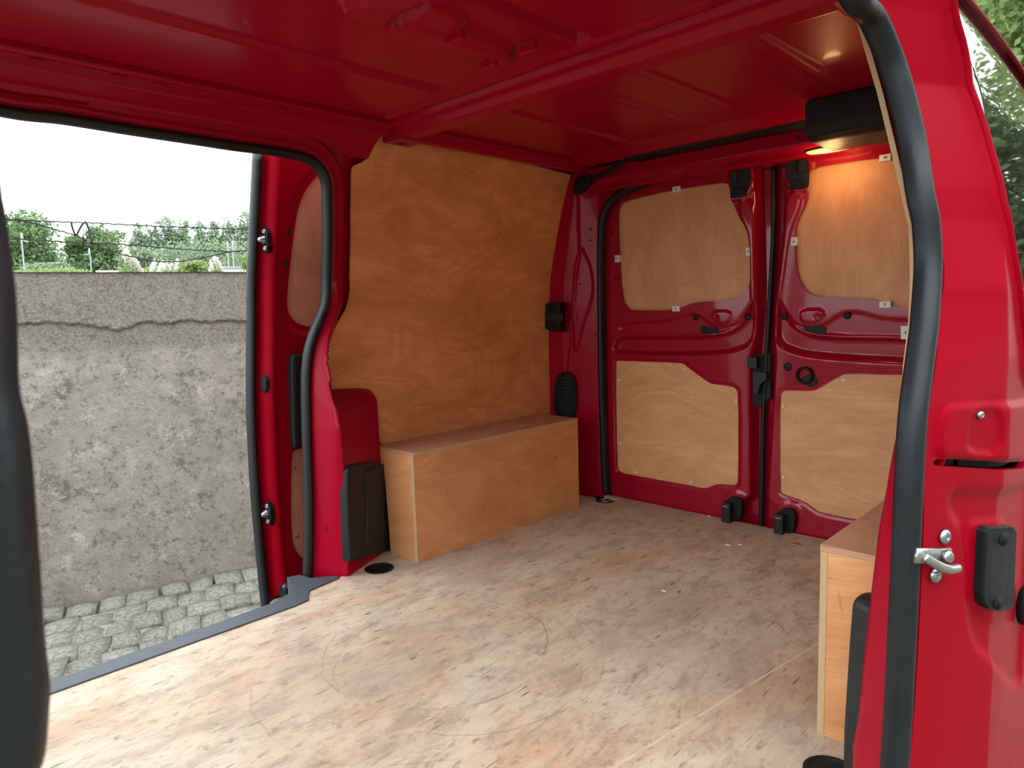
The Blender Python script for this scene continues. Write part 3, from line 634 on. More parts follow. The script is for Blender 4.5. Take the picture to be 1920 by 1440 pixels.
# ================================================================== linings of the sides
lin = [(1.253,1.304),(1.262,1.328),(1.274,1.335),(1.286,1.338),(1.297,1.337),(1.309,1.331),(1.319,1.32),(1.401,1.318),(1.414,1.33),(1.441,1.333),(1.77,1.326),(2.181,1.308),(2.204,1.304),(2.216,1.294),(2.213,1.109),(2.214,0.978),(2.22,0.843),(2.212,0.79),(2.202,0.682),(2.195,0.548),(2.189,0.331),(2.185,0.217)]
lin2 = [(1.317,0.353),(1.3,0.383),(1.295,0.471),(1.292,0.49),(1.285,0.498),(1.274,0.501),(1.192,0.504),(1.159,0.505),(1.152,0.509),(1.148,0.52),(1.141,0.572),(1.131,0.661),(1.134,0.689),(1.143,0.712),(1.17,0.755),(1.205,0.805),(1.217,0.843),(1.221,0.872),(1.213,1.029),(1.197,1.212),(1.198,1.221),(1.201,1.225),(1.233,1.24),(1.24,1.245),(1.244,1.25)]
lin = lin+[(2.19, .10), (1.30, .10)]+lin2
lt = thing('side_lining', (1.7, 1.9, 0), 'tall varnished plywood sheet lining the far side wall above the wheel box', 'wall panel')
press('plywood_sheet', (.9, 2.4, .05, 1.40), .010, SL(1.90), PLY_SIDE, lt, outline=lin, rim=.006, rim_mat=EDGE, uv=True)
ln = thing('side_lining', (1.7, .24, 0), 'near side plywood lining seen edge on beside the thick black door seal', 'wall panel')
near_lin = [(x-.032*float(st(.70, .85, z)), z) if x < 1.3 else (x, z) for x, z in lin]
press('plywood_sheet', (.9, 2.4, .05, 1.40), .010, SN(.296), PLY_SIDE, ln, outline=near_lin, rim=.008, rim_mat=EDGE, uv=True, seed=3.)

# ================================================================== wheel arch boxes
def wheel_box(loc, label, x0, x1, yi, yo, h, near):
    t = thing('wheel_arch_box', loc, label, 'storage box', 'plywood boxes over the wheel arches')
    s = 1 if not near else -1
    T = .012
    fb = block('side_board', (x0+.0, min(yi, yi+s*T), 0), (x1, max(yi, yi+s*T), h-T), PLY_BOX, t, .001, True, 2. if near else 0.)
    tb = block('top_board', (x0, min(yi, yo), h-T), (x1, max(yi, yo), h), PLY_TOP, t, .001, True, 4. if near else 1.)
    a = [(yi+s*T, 0), (yo-s*.055, 0), (yo-s*.055, .02), (yo-s*.045, .24), (yo, h-T), (yi+s*T, h-T)]
    eb = prism('end_board', a, SX(x0+T), 0, T, PLY_BOX, t, .0006, True, 6. if near else 3.)
    prism('end_board', a, SX(x1), 0, T, PLY_BOX, t, .0006, True, 9.)
    # laminated end grain of the side board, standing at the corner
    block('board_edge', (x0-.0006, min(yi, yi+s*T), 0.0005), (x0+.001, max(yi, yi+s*T), h-T), EDGE, fb, 0)
    block('board_edge', (x0, min(yi-s*.0006, yi+s*.001), h-T), (x1, max(yi-s*.0006, yi+s*.001), h), EDGE, tb, 0)
    return t
bx = [(1.288,0.008),(2.093,0.015),(1.3,0.34)]
wb = wheel_box((1.69, 1.8, 0), 'long plywood box on the floor below the tall far lining', 1.289, 2.10, 1.695, 1.895, .3535, False)
for q in [(2.082,0.322),(2.077,0.034),(1.305,0.317),(1.301,0.164),(2.041,0.159)]: screw((q[0], 1.695, q[1]), (0, -1, 0), wb, .003, BOLT)
wn = wheel_box((1.65, .35, 0), 'plywood box in the right corner beside the thick door seal, its end facing out', 1.231, 2.05, .445, .245, .358, True)

# ================================================================== plastic fittings
cov = [(1.086,0.315),(1.092,0.329),(1.105,0.335),(1.118,0.335),(1.225,0.319),(1.268,0.305),(1.291,0.288),(1.354,0.23),(1.357,0.128),(1.353,0.005),(1.346,-0.003),(1.34,-0.005),(1.087,0.042),(1.075,0.05)]
def SF(off=0.): 
    nx, ny = .4122, -.911
    return lambda u, v, h: (u+nx*(h+off), 1.775+(u-1.06)*(.095/.21)+ny*(h+off), v)
pc = thing('pillar_cover', (1.15, 1.82, 0), 'charcoal plastic cover on the far pillar in front of the long plywood box', 'cover')
prism('cover_shell', chaikin(cov, 1), SF(), -.004, .024, GRY, pc, .007)
prism('cover_bulge', [(1.174,0.297),(1.226,0.306),(1.248,0.287),(1.251,0.251),(1.229,0.098),(1.206,0.071),(1.154,0.069),(1.171,0.17)], SF(), .02, .030, GRY, pc, .006)
pcn = thing('pillar_cover', (1.15, .33, 0), 'charcoal plastic cover in front of the right plywood box, mostly hidden by the red pillar', 'cover')
def SFN(u, v, h): x, y, z = SF()(u, v, h); return (x, 2*YC-y-.030, z)
prism('cover_shell', chaikin(cov, 1)[::-1], SFN, -.004, .030, GRY, pcn, .007)

pv = [(0,0.794),(0.023,0.808),(0.068,0.809),(0.073,0.8),(0.076,0.745),(0.071,0.685),(0.025,0.691),(0,0.705),(0,0.75)]
lc = thing('latch_cover', (2.18, 1.87, .8), 'black moulded plastic cap on the edge of the tall plywood lining', 'cover')
q4 = [(1.919,0.796),(1.872,0.81),(1.818,0.809),(1.821,0.688),(1.876,0.692),(1.928,0.708),(1.936,0.75)]
prism('cap_shell', q4, SX(2.185), 0, .035, BLK, lc, .006)
q5 = [(1.891,0.763),(1.802,0.762),(1.803,0.73),(1.898,0.731)]
prism('cap_ridge', q5, SX(2.152), 0, .004, GRY, lc, .002)

va = [(0.047,0.484),(0.057,0.504),(0.08,0.514),(0.104,0.508),(0.12,0.488),(0.127,0.454),(0.125,0.364),(0.115,0.336),(0.088,0.326),(0.055,0.331),(0.039,0.351),(0.035,0.387),(0.039,0.455)]
av = thing('air_vent', (2.2, 1.88, .5), 'oval black louvred vent low on the far rear pillar', 'vent')
vb = chaikin(va, 2)
press('vent_body', (-.05, .2, .2, .7), .004, lambda u, v, h: SP(u, v, h+.014), DARK, av, outline=vb, rim=.012)
vc_ = curve([tuple(q) for q in vb[::3]], 4, True)
tube('vent_rim', np.array([SP(q[0], q[1], .018) for q in vc_]), BLK, av, .006, .006, (1, 0, 0), 8, True)
cu, z0, z1 = float(vb[:, 0].mean()), vb[:, 1].min()+.02, vb[:, 1].max()-.02
hw = (vb[:, 0].max()-vb[:, 0].min())*.40
for i in range(12):
    z = z0+(z1-z0)*i/11; w_ = hw*(1-max(0, abs(i-5.5)/5.5-.6)*1.0)
    prism('slat', [(cu-w_, z-.003), (cu+w_, z-.003), (cu+w_, z+.003), (cu-w_, z+.003)], SP, .014, .021, BLK, av, .001)

# corner trim under the roof
ct = thing('corner_trim', (2.2, 1.72, 1.25), 'small black triangular trim in the upper far rear corner', 'trim piece')
prism('trim_shell', chaikin([(1.735,1.266),(1.716,1.285),(1.667,1.288),(1.647,1.275),(1.657,1.251),(1.699,1.223),(1.731,1.217),(1.741,1.236)], 1), SX(2.17), 0, .02, BLK, ct, .004)
cs = [(1.637,1.264),(1.592,1.272),(1.538,1.287),(1.5,1.306),(1.491,1.325)]
tube('trim_tube', curve([(2.14, y, z) for y, z in cs], 6), BLK, ct, .009, .009, (1, 0, 0), 8)

# third brake light housing and lamp
hs = thing('brake_light_housing', (2.05, .6, 1.3), 'long black plastic housing under the roof above the lit lamp', 'housing')
pr_ = [(1.985, 1.33), (1.985, 1.262), (1.998, 1.236), (2.03, 1.226), (2.20, 1.226), (2.20, 1.33)]
bm = bmesh.new(); A = [bm.verts.new((x, .785, z)) for x, z in pr_]; B = [bm.verts.new((x, .40, z)) for x, z in pr_]
bm.faces.new(A); bm.faces.new(B[::-1])
for i in range(6): bm.faces.new((A[i-1], B[i-1], B[i], A[i]))
bmesh.ops.recalc_face_normals(bm, faces=bm.faces); bmesh.ops.bevel(bm, geom=list(bm.edges), offset=.004, segments=2, affect='EDGES')
me = D.meshes.new('housing_shell'); bm.to_mesh(me); bm.free(); link('housing_shell', me, BLK, hs)
lp_ = [(2.229,0.871),(2.25,0.738)]
lc_ = ((lp_[0][0]+lp_[1][0])/2, (lp_[0][1]+lp_[1][1])/2)
lm = thing('interior_lamp', (lc_[0], lc_[1], 1.25), 'lit oval amber interior lamp below the black housing', 'lamp')
half = math.hypot(lp_[0][0]-lp_[1][0], lp_[0][1]-lp_[1][1])/2*1.1
lathe('lamp_base', [(1.04, .006), (1.04, 0), (.95, -.002), (.02, -.002)], (lc_[0], lc_[1], 1.247), (0, 0, 1), BLK, lm, 32, sx=half*1.04, sy=.027, up=(1, 0, 0))
lathe('lamp_lens', [(1., 0), (.98, -.006), (.85, -.010), (.5, -.0125), (.02, -.013)], (lc_[0], lc_[1], 1.247), (0, 0, 1), LENS, lm, 32, sx=half, sy=.024, up=(1, 0, 0))
ld = D.lights.new('lamp_bulb', 'POINT'); ld.energy = .22; ld.color = (1, .55, .22); ld.shadow_soft_size = .03
lo = D.objects.new('lamp_bulb', ld); COL.objects.link(lo); lo.location = (lc_[0]-.03, lc_[1]-.01, 1.185); adopt(lo, lm)
cb = curve([(2.10, y, z) for y, z in [(1.418,1.315),(1.31,1.335),(1.151,1.34),(1.007,1.333),(0.907,1.327),(0.82,1.317)]], 8)
w = tube('header_wire', cb, mat('thin_wire', (.30, .29, .27), .5), None, .0016, .0016, (1, 0, 0), 6); tag(w, 'thin grey wire running along the header towards the black housing', 'wire')

# lashing cups in the floor
for (cx, cy, r), lab in zip(CUPS, ('black lashing ring cup sunk in the floor by the far pillar cover', 'black lashing ring cup sunk in the floor at the foot of the red near pillar')):
    t = thing('lashing_cup', (cx, cy, 0), lab, 'lashing ring', 'lashing cups sunk in the plywood floor')
    lathe('cup', [(r+.001, .001), (r+.002, .003), (r-.002, .004), (r-.005, .001), (r-.012, -.022), (.001, -.024)], (cx, cy, 0), (0, 0, 1), BLK, t, 28)
    tube('ring', [(cx+.008+.017*math.cos(a_), cy+.017*math.sin(a_), -.012+.006*math.cos(a_)) for a_ in np.linspace(0, 2*math.pi, 24, endpoint=False)], BOLT, t, .0045, .0045, (0, 0, 1), 8, True)
    block('ring_lug', (cx-.018, cy-.012, -.022), (cx-.002, cy+.012, -.008), GRY, t, .003)
t = thing('lashing_recess', (2.23, 1.67, 0), 'square black lashing recess in the floor by the far rear door corner', 'lashing ring')
press('recess_tray', (2.18, 2.28, 1.61, 1.72), .006, SZ(-.012), BLK, t, outline=rear_cup)
tube('ring', [(2.232+.016*math.cos(a_), 1.668+.022*math.sin(a_), -.004) for a_ in np.linspace(0, 2*math.pi, 24, endpoint=False)], BOLT, t, .004, .004, (0, 0, 1), 8, True)
lathe('bolt_hole', [(HOLE[2], -.001), (HOLE[2], -.014), (.001, -.015)], (HOLE[0], HOLE[1], 0), (0, 0, 1), EDGE, floor, 20)
# white chips lying on the floor
for i, (x, y) in enumerate([(2.34,1.247),(2.05,1.035),(2.075,1.005),(1.599,0.995),(2.293,1.231)]):
    c_ = block('wood_splinter', (x-.004, y-.012+i*.002, .0), (x+.001, y+.008, .003), WHT, None, .001)
    tag(c_, ['pale splinter lying by the sill of the left rear door', 'pale splinter on the middle of the floor, left of a pair', 'pale splinter on the middle of the floor, right of a pair', 'tiny pale splinter lying alone on the scuffed mid floor', 'second pale splinter near the left rear door foot'][i], 'splinter', 'pale splinters on the floor')

# ================================================================== far sliding door, slid back outside
SD = SL(2.05)
edge = [(1.003,1.268),(1.002,1.067),(0.995,0.777),(0.977,0.511),(0.97,0.272),(0.972,0.061),(0.978,-0.159)]
e0 = [(x, z) for x, z in edge]
outl = [(e0[0][0]+.01, 1.33)]+e0+[(e0[-1][0]+.02, -.14), (1.80, -.14), (1.80, 1.33)]
swin = [(1.191,1.218),(1.151,1.19),(1.127,1.149),(1.113,1.085),(1.105,1.005),(1.099,0.907),(1.09,0.833),(1.093,0.799),(1.109,0.773),(1.135,0.755)]
swin = [(1.62, swin[0][1]+.03), (1.20, swin[0][1]+.03)]+swin[1:]+[(1.20, swin[-1][1]-.01), (1.62, swin[-1][1]-.01)]
slow = [(1.101,0.355),(1.083,0.356),(1.071,0.346),(1.057,0.172),(1.053,0.057),(1.065,0.018),(1.091,-0.017)]
slow = [(1.55, slow[0][1])]+slow+[(1.20, slow[-1][1]-.01), (1.55, slow[-1][1]-.01)]
swin, slow = chaikin(swin, 2), chaikin(slow, 2)
def sdoor_H(X, Z):
    P = np.stack([X, Z], 1); i = -sd(P, outl)
    h = -.055*(1-st(.010, .036, i)); h += .006*np.exp(-((i-.045)/.006)**2)
    h += .010*st(.075, .045, sd(P, swin))*0-.010*(1-st(.018, .034, sd(P, swin))); return h
door = press('door_1', (.85, 1.80, -.15, 1.33), .0075, SD, RED, None, H=sdoor_H, outline=outl, holes=[swin, slow], rim=.012)
tag(door, 'red far sliding door slid back outside, its front edge in the opening', kind='structure')
press('outer_skin', (.9, 1.80, -.14, 1.33), .02, SL(2.14), RED, door, outline=[(x+.035, z) for x, z in outl[:10]]+outl[10:])
ec = curve(e0, 6); tag(tube('edge_seal', np.stack([ec[:, 0]-.002, 2.108-L(ec[:, 1]), ec[:, 1]], 1), RUB, door, .024, .012, (0, 1, 0), 12), 'black rubber seal on the sliding door edge')
b = lambda p: (min(q[0] for q in p)-.02, max(q[0] for q in p)+.02, min(q[1] for q in p)-.02, max(q[1] for q in p)+.02)
press('window_cover', b(swin), .015, SL(2.068), PLY_RED, door, outline=swin, grow=.012, rim=.006, rim_mat=EDGE, uv=True)['label'] = 'plywood sheet blanking the door window'
sl_ = press('door_lining', b(slow), .015, SL(2.054), PLY_RED, door, outline=slow, grow=.008, rim=.006, rim_mat=EDGE, uv=True, seed=2.)
for x, z in [(1.081,0.298),(1.073,0.069)]: screw((x, 2.054-L(z), z), (0, -1, 0), sl_, .005)
prism('grab_trim', chaikin([(1.195,0.665),(1.09,0.665),(1.081,0.659),(1.075,0.536),(1.068,0.381),(1.072,0.363),(1.175,0.353)], 1), SD, -.002, .028, GRY, door, .007)['label'] = 'dark plastic grab trim'
ex = lambda z: float(np.interp(z, ec[::-1, 1], ec[::-1, 0]))
for i, (x, z) in enumerate([(1.043,1.019),(1.003,0.162)]):
    xf = ex(z)+.026; yc_ = 2.070-float(L(z))
    g_ = prism('guide_block', chaikin([(yc_-.019, z-.038), (yc_+.019, z-.038), (yc_+.019, z+.038), (yc_-.019, z+.038)], 1), SX(xf), -.004, .010, BLK, door, .002); g_['label'] = 'black guide block with a round stud'
    for dz in (-.025, .025): screw((xf-.010, yc_-.002, z+dz), (-1, -.2, 0), g_, .008, BOLT)
    lathe('stud', [(.015, 0), (.014, .008), (.009, .014), (.008, .018), (.005, .021), (.0005, .021)], (xf-.009, yc_+.002, z), (-1, -.25, 0), BOLT, g_, 18)
x, z = [(1.031,0.577)][0]
xf = ex(z)+.026; yc_ = 2.068-float(L(z))
k_ = prism('latch_socket', chaikin([(yc_-.018, z-.026), (yc_+.018, z-.026), (yc_+.018, z+.026), (yc_-.018, z+.026)], 1), SX(xf), -.004, .007, GRY, door, .002)
prism('socket_mouth', [(yc_-.010, z-.017), (yc_+.010, z-.017), (yc_+.010, z+.017), (yc_-.010, z+.017)], SX(xf-.007), 0, .001, DARK, k_, 0)
for x, z in [(1.087,1.045),(1.085,0.949)]: prism('clip_hole', [(x-.007, z-.010), (x+.007, z-.010), (x+.007, z+.010), (x-.007, z+.010)], SL(2.058), 0, .002, DARK, door, 0)
hp = prism('hinge_carriage', chaikin([(1.009,-0.064),(1.068,-0.072),(1.145,-0.107),(1.14,-0.181),(1.034,-0.149),(1,-0.126)], 1), SD, -.01, .03, BLK, door, .004); hp['label'] = 'black lower roller carriage'
for x, z in [(1.003,-0.072),(1.004,-0.108)]: screw((x, 2.05-.03, z), (0, -1, 0), hp, .007, BOLT)

# ================================================================== near rear quarter, seen at a glancing angle
cover_r = chaikin([(1.058,0.576),(1.062,0.617),(1.071,0.636),(1.087,0.643),(1.145,0.64),(1.349,0.62)]+[(1.45, .625), (1.45, .545)]+[(1.38,0.521),(1.109,0.567)], 1)
gap = [(1.052,0.573),(1.11,0.565),(1.381,0.518)]+[(1.5, .530), (1.5, .515)]+[(1.385,0.505),(1.11,0.554),(1.056,0.564)]
emb = chaikin([(1.118,0.574),(1.121,0.61),(1.128,0.628),(1.14,0.632),(1.188,0.628),(1.193,0.565)], 1)
rec = chaikin([(1.09,0.494),(1.094,0.517),(1.111,0.52),(1.396,0.467)]+[(1.5, .47), (1.5, .15)]+[(1.504,0.059),(1.187,0.248),(1.143,0.31),(1.132,0.455)], 2)
rec2 = chaikin([(1.147,0.325),(1.136,0.455),(1.148,0.472),(1.316,0.437),(1.355,0.266),(1.27,0.274)], 2)
gtop = [(1.343,1.261),(1.921,1.247)]; gfr = [(1.205,1.217),(1.241,1.14),(1.256,1.035),(1.25,0.895),(1.301,0.72)]
zt = gtop[0][1]
glass = [(gfr[0][0]-.012, zt+.035), gfr[0], gfr[1], gfr[2], gfr[3], gfr[4], (gfr[4][0]+.03, .665), (gfr[4][0]+.09, .645), (2.28, .645), (2.28, zt+.035)]
glass = chaikin(glass, 2)
def quarter_H(X, Z):
    P = np.stack([X, Z], 1); h = 0*X
    h += .006*(1-st(-.003, .003, sd(P, cover_r))); h += 0
    h -= .004*(1-st(-.002, .003, sd(P, emb)))
    h -= .008*(1-st(-.012, .012, sd(P, rec))); h += .004*(1-st(-.006, .006, sd(P, rec2)))
    h += .006*(1-st(.004, .016, sd(P, glass)))
    return h
jl = curve([(seal_near[0][0]+.0-.02, 1.45)]+[(x+.006, z) for x, z in seal_near]+[(.995, 0), (.995, -.45)], 5)
qp = press('quarter_panel', (.95, 2.45, -.45, 1.43), .005, SJ, RED, wall_right, H=quarter_H, outline=[tuple(q) for q in jl]+[(2.45, -.45), (2.45, 1.43)], holes=[glass, gap], rim=.012)
qp['label'] = 'bright red outer quarter panel behind the near door opening'
press('rail_gap', (1.0, 1.6, .48, .57), .01, lambda u, v, h: SJ(u, v, -.022), DARK, wall_right, outline=chaikin(gap, 1))['label'] = 'dark door rail slot'
w1 = press('window_1', (1.1, 2.35, .6, 1.45), .02, lambda u, v, h: SJ(u, v, h-.003), GLASS, None, outline=glass, grow=.006, rim=.004)
tag(w1, 'dark rear quarter window reflecting the trees, top right of the van', kind='structure')
gc = curve([tuple(q) for q in glass[::2]], 4, True)
tube('window_trim', np.array([SJ(q[0], q[1], .006) for q in gc]), RED, w1, .006, .004, (0, 1, 0), 8, True)['label'] = 'thin red window surround'
JN = Vector((-.36, -.93, 0)).normalized()
def JP(q, h=0.): return tuple(Vector(SJ(q[0], q[1], 0.))+JN*h)
for q, nm, r in zip([(1.075,0.462),(1.056,0.411),(1.144,0.625)], ('bolt', 'bolt', 'screw'), (.0105, .0105, .0062)):
    lathe(nm, [(r, 0), (r, .0015), (r*.92, .004), (r*.6, .0065), (r*.35, .007), (r*.3, .004), (.0005, .004)], JP(q, .001), JN, BOLT, wall_right, 20)['label'] = 'dark domed bolt'
st_ = [(1.03,0.444),(1.049,0.441),(1.084,0.434),(1.096,0.414)]
a0, b0 = Vector(JP(st_[0], .002)), Vector(JP(st_[2], .004))
sk = thing('door_striker', a0, 'bright metal striker hook bolted on the near red pillar', 'door striker')
tg = (b0-a0)*1.0; zz = Vector((0, 0, 1))
pl_ = [a0-tg*.2+zz*.008, a0+tg*.35+zz*.008, a0+tg*.9+zz*.006, b0+zz*.004]
tube('striker_plate', [tuple(v) for v in [a0-tg*.3, a0+tg*.2, a0+tg*.7, b0]], MET, sk, .011, .004, (0, 0, 1), 10)
hk = [a0-tg*.1+JN*.004-zz*.0, a0+tg*.25+JN*.012-zz*.010, a0+tg*.55+JN*.016-zz*.014, b0+JN*.012-zz*.014]
tube('striker_loop', curve([tuple(v) for v in hk], 5), MET, sk, .0065, .006, (0, 0, 1), 10)
lathe('bolt', [(.0095, 0), (.0095, .004), (.006, .008), (.0005, .008)], tuple(a0+tg*.75+JN*.004), JN, BOLT, sk, 18)
bp_ = [(1.159,0.454),(1.166,0.46),(1.261,0.44),(1.292,0.426),(1.297,0.357),(1.299,0.299),(1.271,0.302),(1.176,0.335),(1.16,0.347),(1.155,0.363)]
bt = thing('buffer_plate', JP(bp_[0]), 'upright black plastic plate with two screws on the near red pillar', 'plate')
prism('plate', bp_, SJ, -.004, .010, MATTE, bt, .004)
for q in [(1.201,0.436),(1.192,0.341)]: lathe('screw', [(.010, 0), (.010, .003), (.006, .003), (.0055, .005), (.0005, .005)], JP(q, .009), JN, MATTE, bt, 18)
rb = [(1.459,0.244)][0]
rbt = thing('rubber_stop', JP(rb), 'black rubber door stop at the right edge beside the upright black plate', 'door stop')
lathe('stop', [(.026, 0), (.025, .012), (.020, .020), (.010, .023), (.0005, .023)], JP((rb[0]+.004, rb[1])), JN, RUB, rbt, 24, sx=.8, sy=1.4)

# ================================================================== outside: lane, boundary wall
W0 = np.array([1.2, 3.86]); WD = np.array([.956, -.292]); WN = np.array([-.292, -.956])
gd = press('ground', (-60, 60, -60, 60), 4., SZ(-.66), DIRT, None); tag(gd, 'earth ground under and around the van', kind='structure')
wtop = [(-0.459,1.027),(-0.211,1.027),(0.141,1.027),(0.584,1.02)]
cr_ = [(-0.47,0.788),(-0.321,0.777),(-0.232,0.777),(-0.155,0.747),(-0.062,0.738),(0.048,0.769),(0.121,0.764),(0.222,0.768),(0.377,0.766),(0.566,0.756)]
cr_x = [q[0] for q in cr_]; cr_z = [q[1] for q in cr_]
ZT = sum(q[1] for q in wtop)/4
def bw_H(s_, z):
    n = .0012*np.sin(s_*7.3+z*5.1+1)+.001*np.sin(z*11.7-s_*4.3)+.0006*np.sin(s_*29+z*23)
    c = np.interp(s_, cr_x, cr_z)+.005*np.sin(s_*31)+.003*np.sin(s_*97)+.002*np.sin(s_*211)
    h = n+.013*st(-.003, .003, z-c)
    h -= .012*(1-st(.0, .18, z+.66))*0
    return h
def SW(u, v, h): return (W0[0]+WD[0]*u+WN[0]*h, W0[1]+WD[1]*u+WN[1]*h, v)
bw = press('boundary_wall', (-1.6, 2.6, -.68, ZT), .0075, SW, CONC, None, H=bw_H); tag(bw, 'weathered grey rendered boundary wall along the lane', kind='structure')
top = [SW(u, ZT, d_) for u in np.linspace(-1.6, 2.6, 40) for d_ in (.022, -.20)]
me = D.meshes.new('wall_coping'); me.from_pydata(top, [], [(2*i, 2*i+1, 2*i+3, 2*i+2) for i in range(39)]); me.update(); link('wall_coping', me, CONC, bw)
me = D.meshes.new('wall_back'); me.from_pydata([SW(-1.6, -.68, -.2), SW(2.6, -.68, -.2), SW(2.6, ZT, -.2), SW(-1.6, ZT, -.2)], [], [(0, 1, 2, 3)]); me.update(); link('wall_back', me, CONC, bw)
# granite setts: every one its own object, eight shapes shared
lane = thing('pavement', (1.2, 3.3, -.66), 'lane of rough granite setts between van and boundary wall', None, None, 'structure')
def sett_mesh(i):
    rnd = random.Random(i); bm = bmesh.new(); bmesh.ops.create_cube(bm, size=1)
    for v in bm.verts:
        v.co.x += rnd.uniform(-.09, .07); v.co.y += rnd.uniform(-.09, .07); v.co.z += rnd.uniform(-.12, .10) if v.co.z > 0 else 0
    bmesh.ops.subdivide_edges(bm, edges=bm.edges, cuts=2, use_grid_fill=True)
    for v in bm.verts:
        r = max(abs(v.co.x), abs(v.co.y))
        if v.co.z > .3: v.co.z -= .45*max(0, r-.36)+rnd.uniform(-.05, .06)
        v.co.x += rnd.uniform(-.02, .02); v.co.y += rnd.uniform(-.025, .025)
    bmesh.ops.scale(bm, vec=(.126, .162, .10), verts=bm.verts)
    me = D.meshes.new('sett'); bm.to_mesh(me); bm.free(); me.materials.append(GRAN)
    for p_ in me.polygons: p_.use_smooth = True
    return me
SM = [sett_mesh(i) for i in range(8)]
ang = math.atan2(WD[1], WD[0])
for row in range(9):
    x = -1.0+random.uniform(0, .15)
    while x < 1.75:
        s_ = random.uniform(.85, 1.15); o = D.objects.new('sett', SM[random.randrange(8)]); COL.objects.link(o)
        dd = .10+row*.168+random.uniform(-.008, .008)
        P3 = SW(x+.064*s_, -.668+random.uniform(-.004, .006)-(0 if row == 0 else .004), dd)
        o.location = P3; o.rotation_euler = (random.uniform(-.03, .03), random.uniform(-.03, .03), ang+random.uniform(-.05, .05)+(math.pi if random.random() < .5 else 0)); o.scale = (s_, random.uniform(.95, 1.05), 1)
        adopt(o, lane); x += (.142 if row == 0 else .132)*s_

press('joint_bed', (-1.1, 1.9, -1.62, -.20), .05, lambda u, v, h: SW(u, -.641, -v), mat('sandy_joint', (.20, .19, .16), .95, 0, 0, .5, 60, .8, 150), lane)
# barbed wire on the wall
def barbed(px, label, pts, r=.0034, barb=.28):
    t = thing('barbed_wire', SW(pts[0][0], pts[0][1], -.1), label, 'barbed wire', 'strands of barbed wire above the wall')
    c = curve([SW(u, v, -.10) for u, v in pts], 10)
    s_ = np.arange(len(c)); off = np.stack([0*s_, 0*s_, .002*np.sin(s_*1.9)], 1)
    tube('strand', c+off, WIRE, t, r, r, (0, 1, 0), 6)
    seg = np.linalg.norm(np.diff(c, axis=0), axis=1).cumsum(); nb = int(seg[-1]/barb)
    for i in range(nb):
        j = int(np.searchsorted(seg, (i+.5)*barb)); q = Vector(c[j])
        a_ = Vector((random.uniform(-1, 1)*.5, random.uniform(-1, 1), 1)).normalized()*.013; b_ = Vector((random.uniform(-1, 1), .3, -.6)).normalized()*.013
        tube('barb', [tuple(q-a_), tuple(q-a_*.3), tuple(q+a_*.3), tuple(q+a_)], WIRE, t, .0022, .0022, (1, 0, 0), 5)
        tube('barb', [tuple(q-b_), tuple(q-b_*.3), tuple(q+b_*.3), tuple(q+b_)], WIRE, t, .0022, .0022, (1, 0, 0), 5)
barbed(0, 'topmost barbed wire strand, nearly level above the wall', [(-0.588,1.286),(-0.468,1.283),(-0.3,1.279),(-0.168,1.278),(-0.031,1.275),(0.16,1.27),(0.361,1.268),(0.628,1.265)])
barbed(0, 'middle barbed wire strand sagging slightly below the topmost', [(-0.597,1.194),(-0.465,1.192),(-0.308,1.183),(-0.154,1.178),(0.031,1.171),(0.225,1.155),(0.404,1.147),(0.51,1.143),(0.621,1.153)])
barbed(0, 'loose barbed wire strand drooping diagonally across the other two', [(-0.587,1.296),(-0.468,1.283),(-0.386,1.268),(-0.303,1.241),(-0.218,1.213),(-0.143,1.173),(-0.066,1.135),(0.026,1.11),(0.121,1.089),(0.22,1.087),(0.323,1.101),(0.429,1.125),(0.51,1.143),(0.621,1.153)])
t = thing('bent_wire', SW(0, .5, -.1), 'dark zigzag of loose wire hooked between the barbed strands', 'wire')
tube('strand', curve([SW(u, v, -.09) for u, v in [(-0.232,1.281),(-0.23,1.253),(-0.218,1.213),(-0.2,1.244),(-0.182,1.273),(-0.17,1.276),(-0.161,1.248),(-0.156,1.209),(-0.151,1.178)]], 4), WIRE, t, .0048, .0048, (0, 1, 0), 6)

# ------------------------------------------------------------------ vegetation
def leaves(name, blobs, n, size, m, p, flat=.55, seed=1):
    rng = np.random.default_rng(seed); vol = np.array([b_[3]*b_[4]*b_[5] for b_ in blobs]); idx = rng.choice(len(blobs), n, p=vol/vol.sum()); B = np.array(blobs)[idx]
    d = rng.normal(size=(n, 3)); d /= np.linalg.norm(d, axis=1, keepdims=True); r = rng.uniform(.35, 1, n)**.5*(1+.18*rng.normal(size=n))
    c = B[:, :3]+d*r[:, None]*B[:, 3:6]
    a = rng.normal(size=(n, 3)); a /= np.linalg.norm(a, axis=1, keepdims=True); b_ = np.cross(a, rng.normal(size=(n, 3))); b_ /= np.linalg.norm(b_, axis=1, keepdims=True)
    s_ = size*rng.uniform(.6, 1.4, n)[:, None]; V = np.stack([c-a*s_, c+b_*s_*flat, c+a*s_, c-b_*s_*flat], 1).reshape(-1, 3)
    me = D.meshes.new(name); me.from_pydata(V.tolist(), [], np.arange(4*n).reshape(-1, 4).tolist()); me.update()
    return tag(link(name, me, m, p), kind='stuff')
GZ = -.66
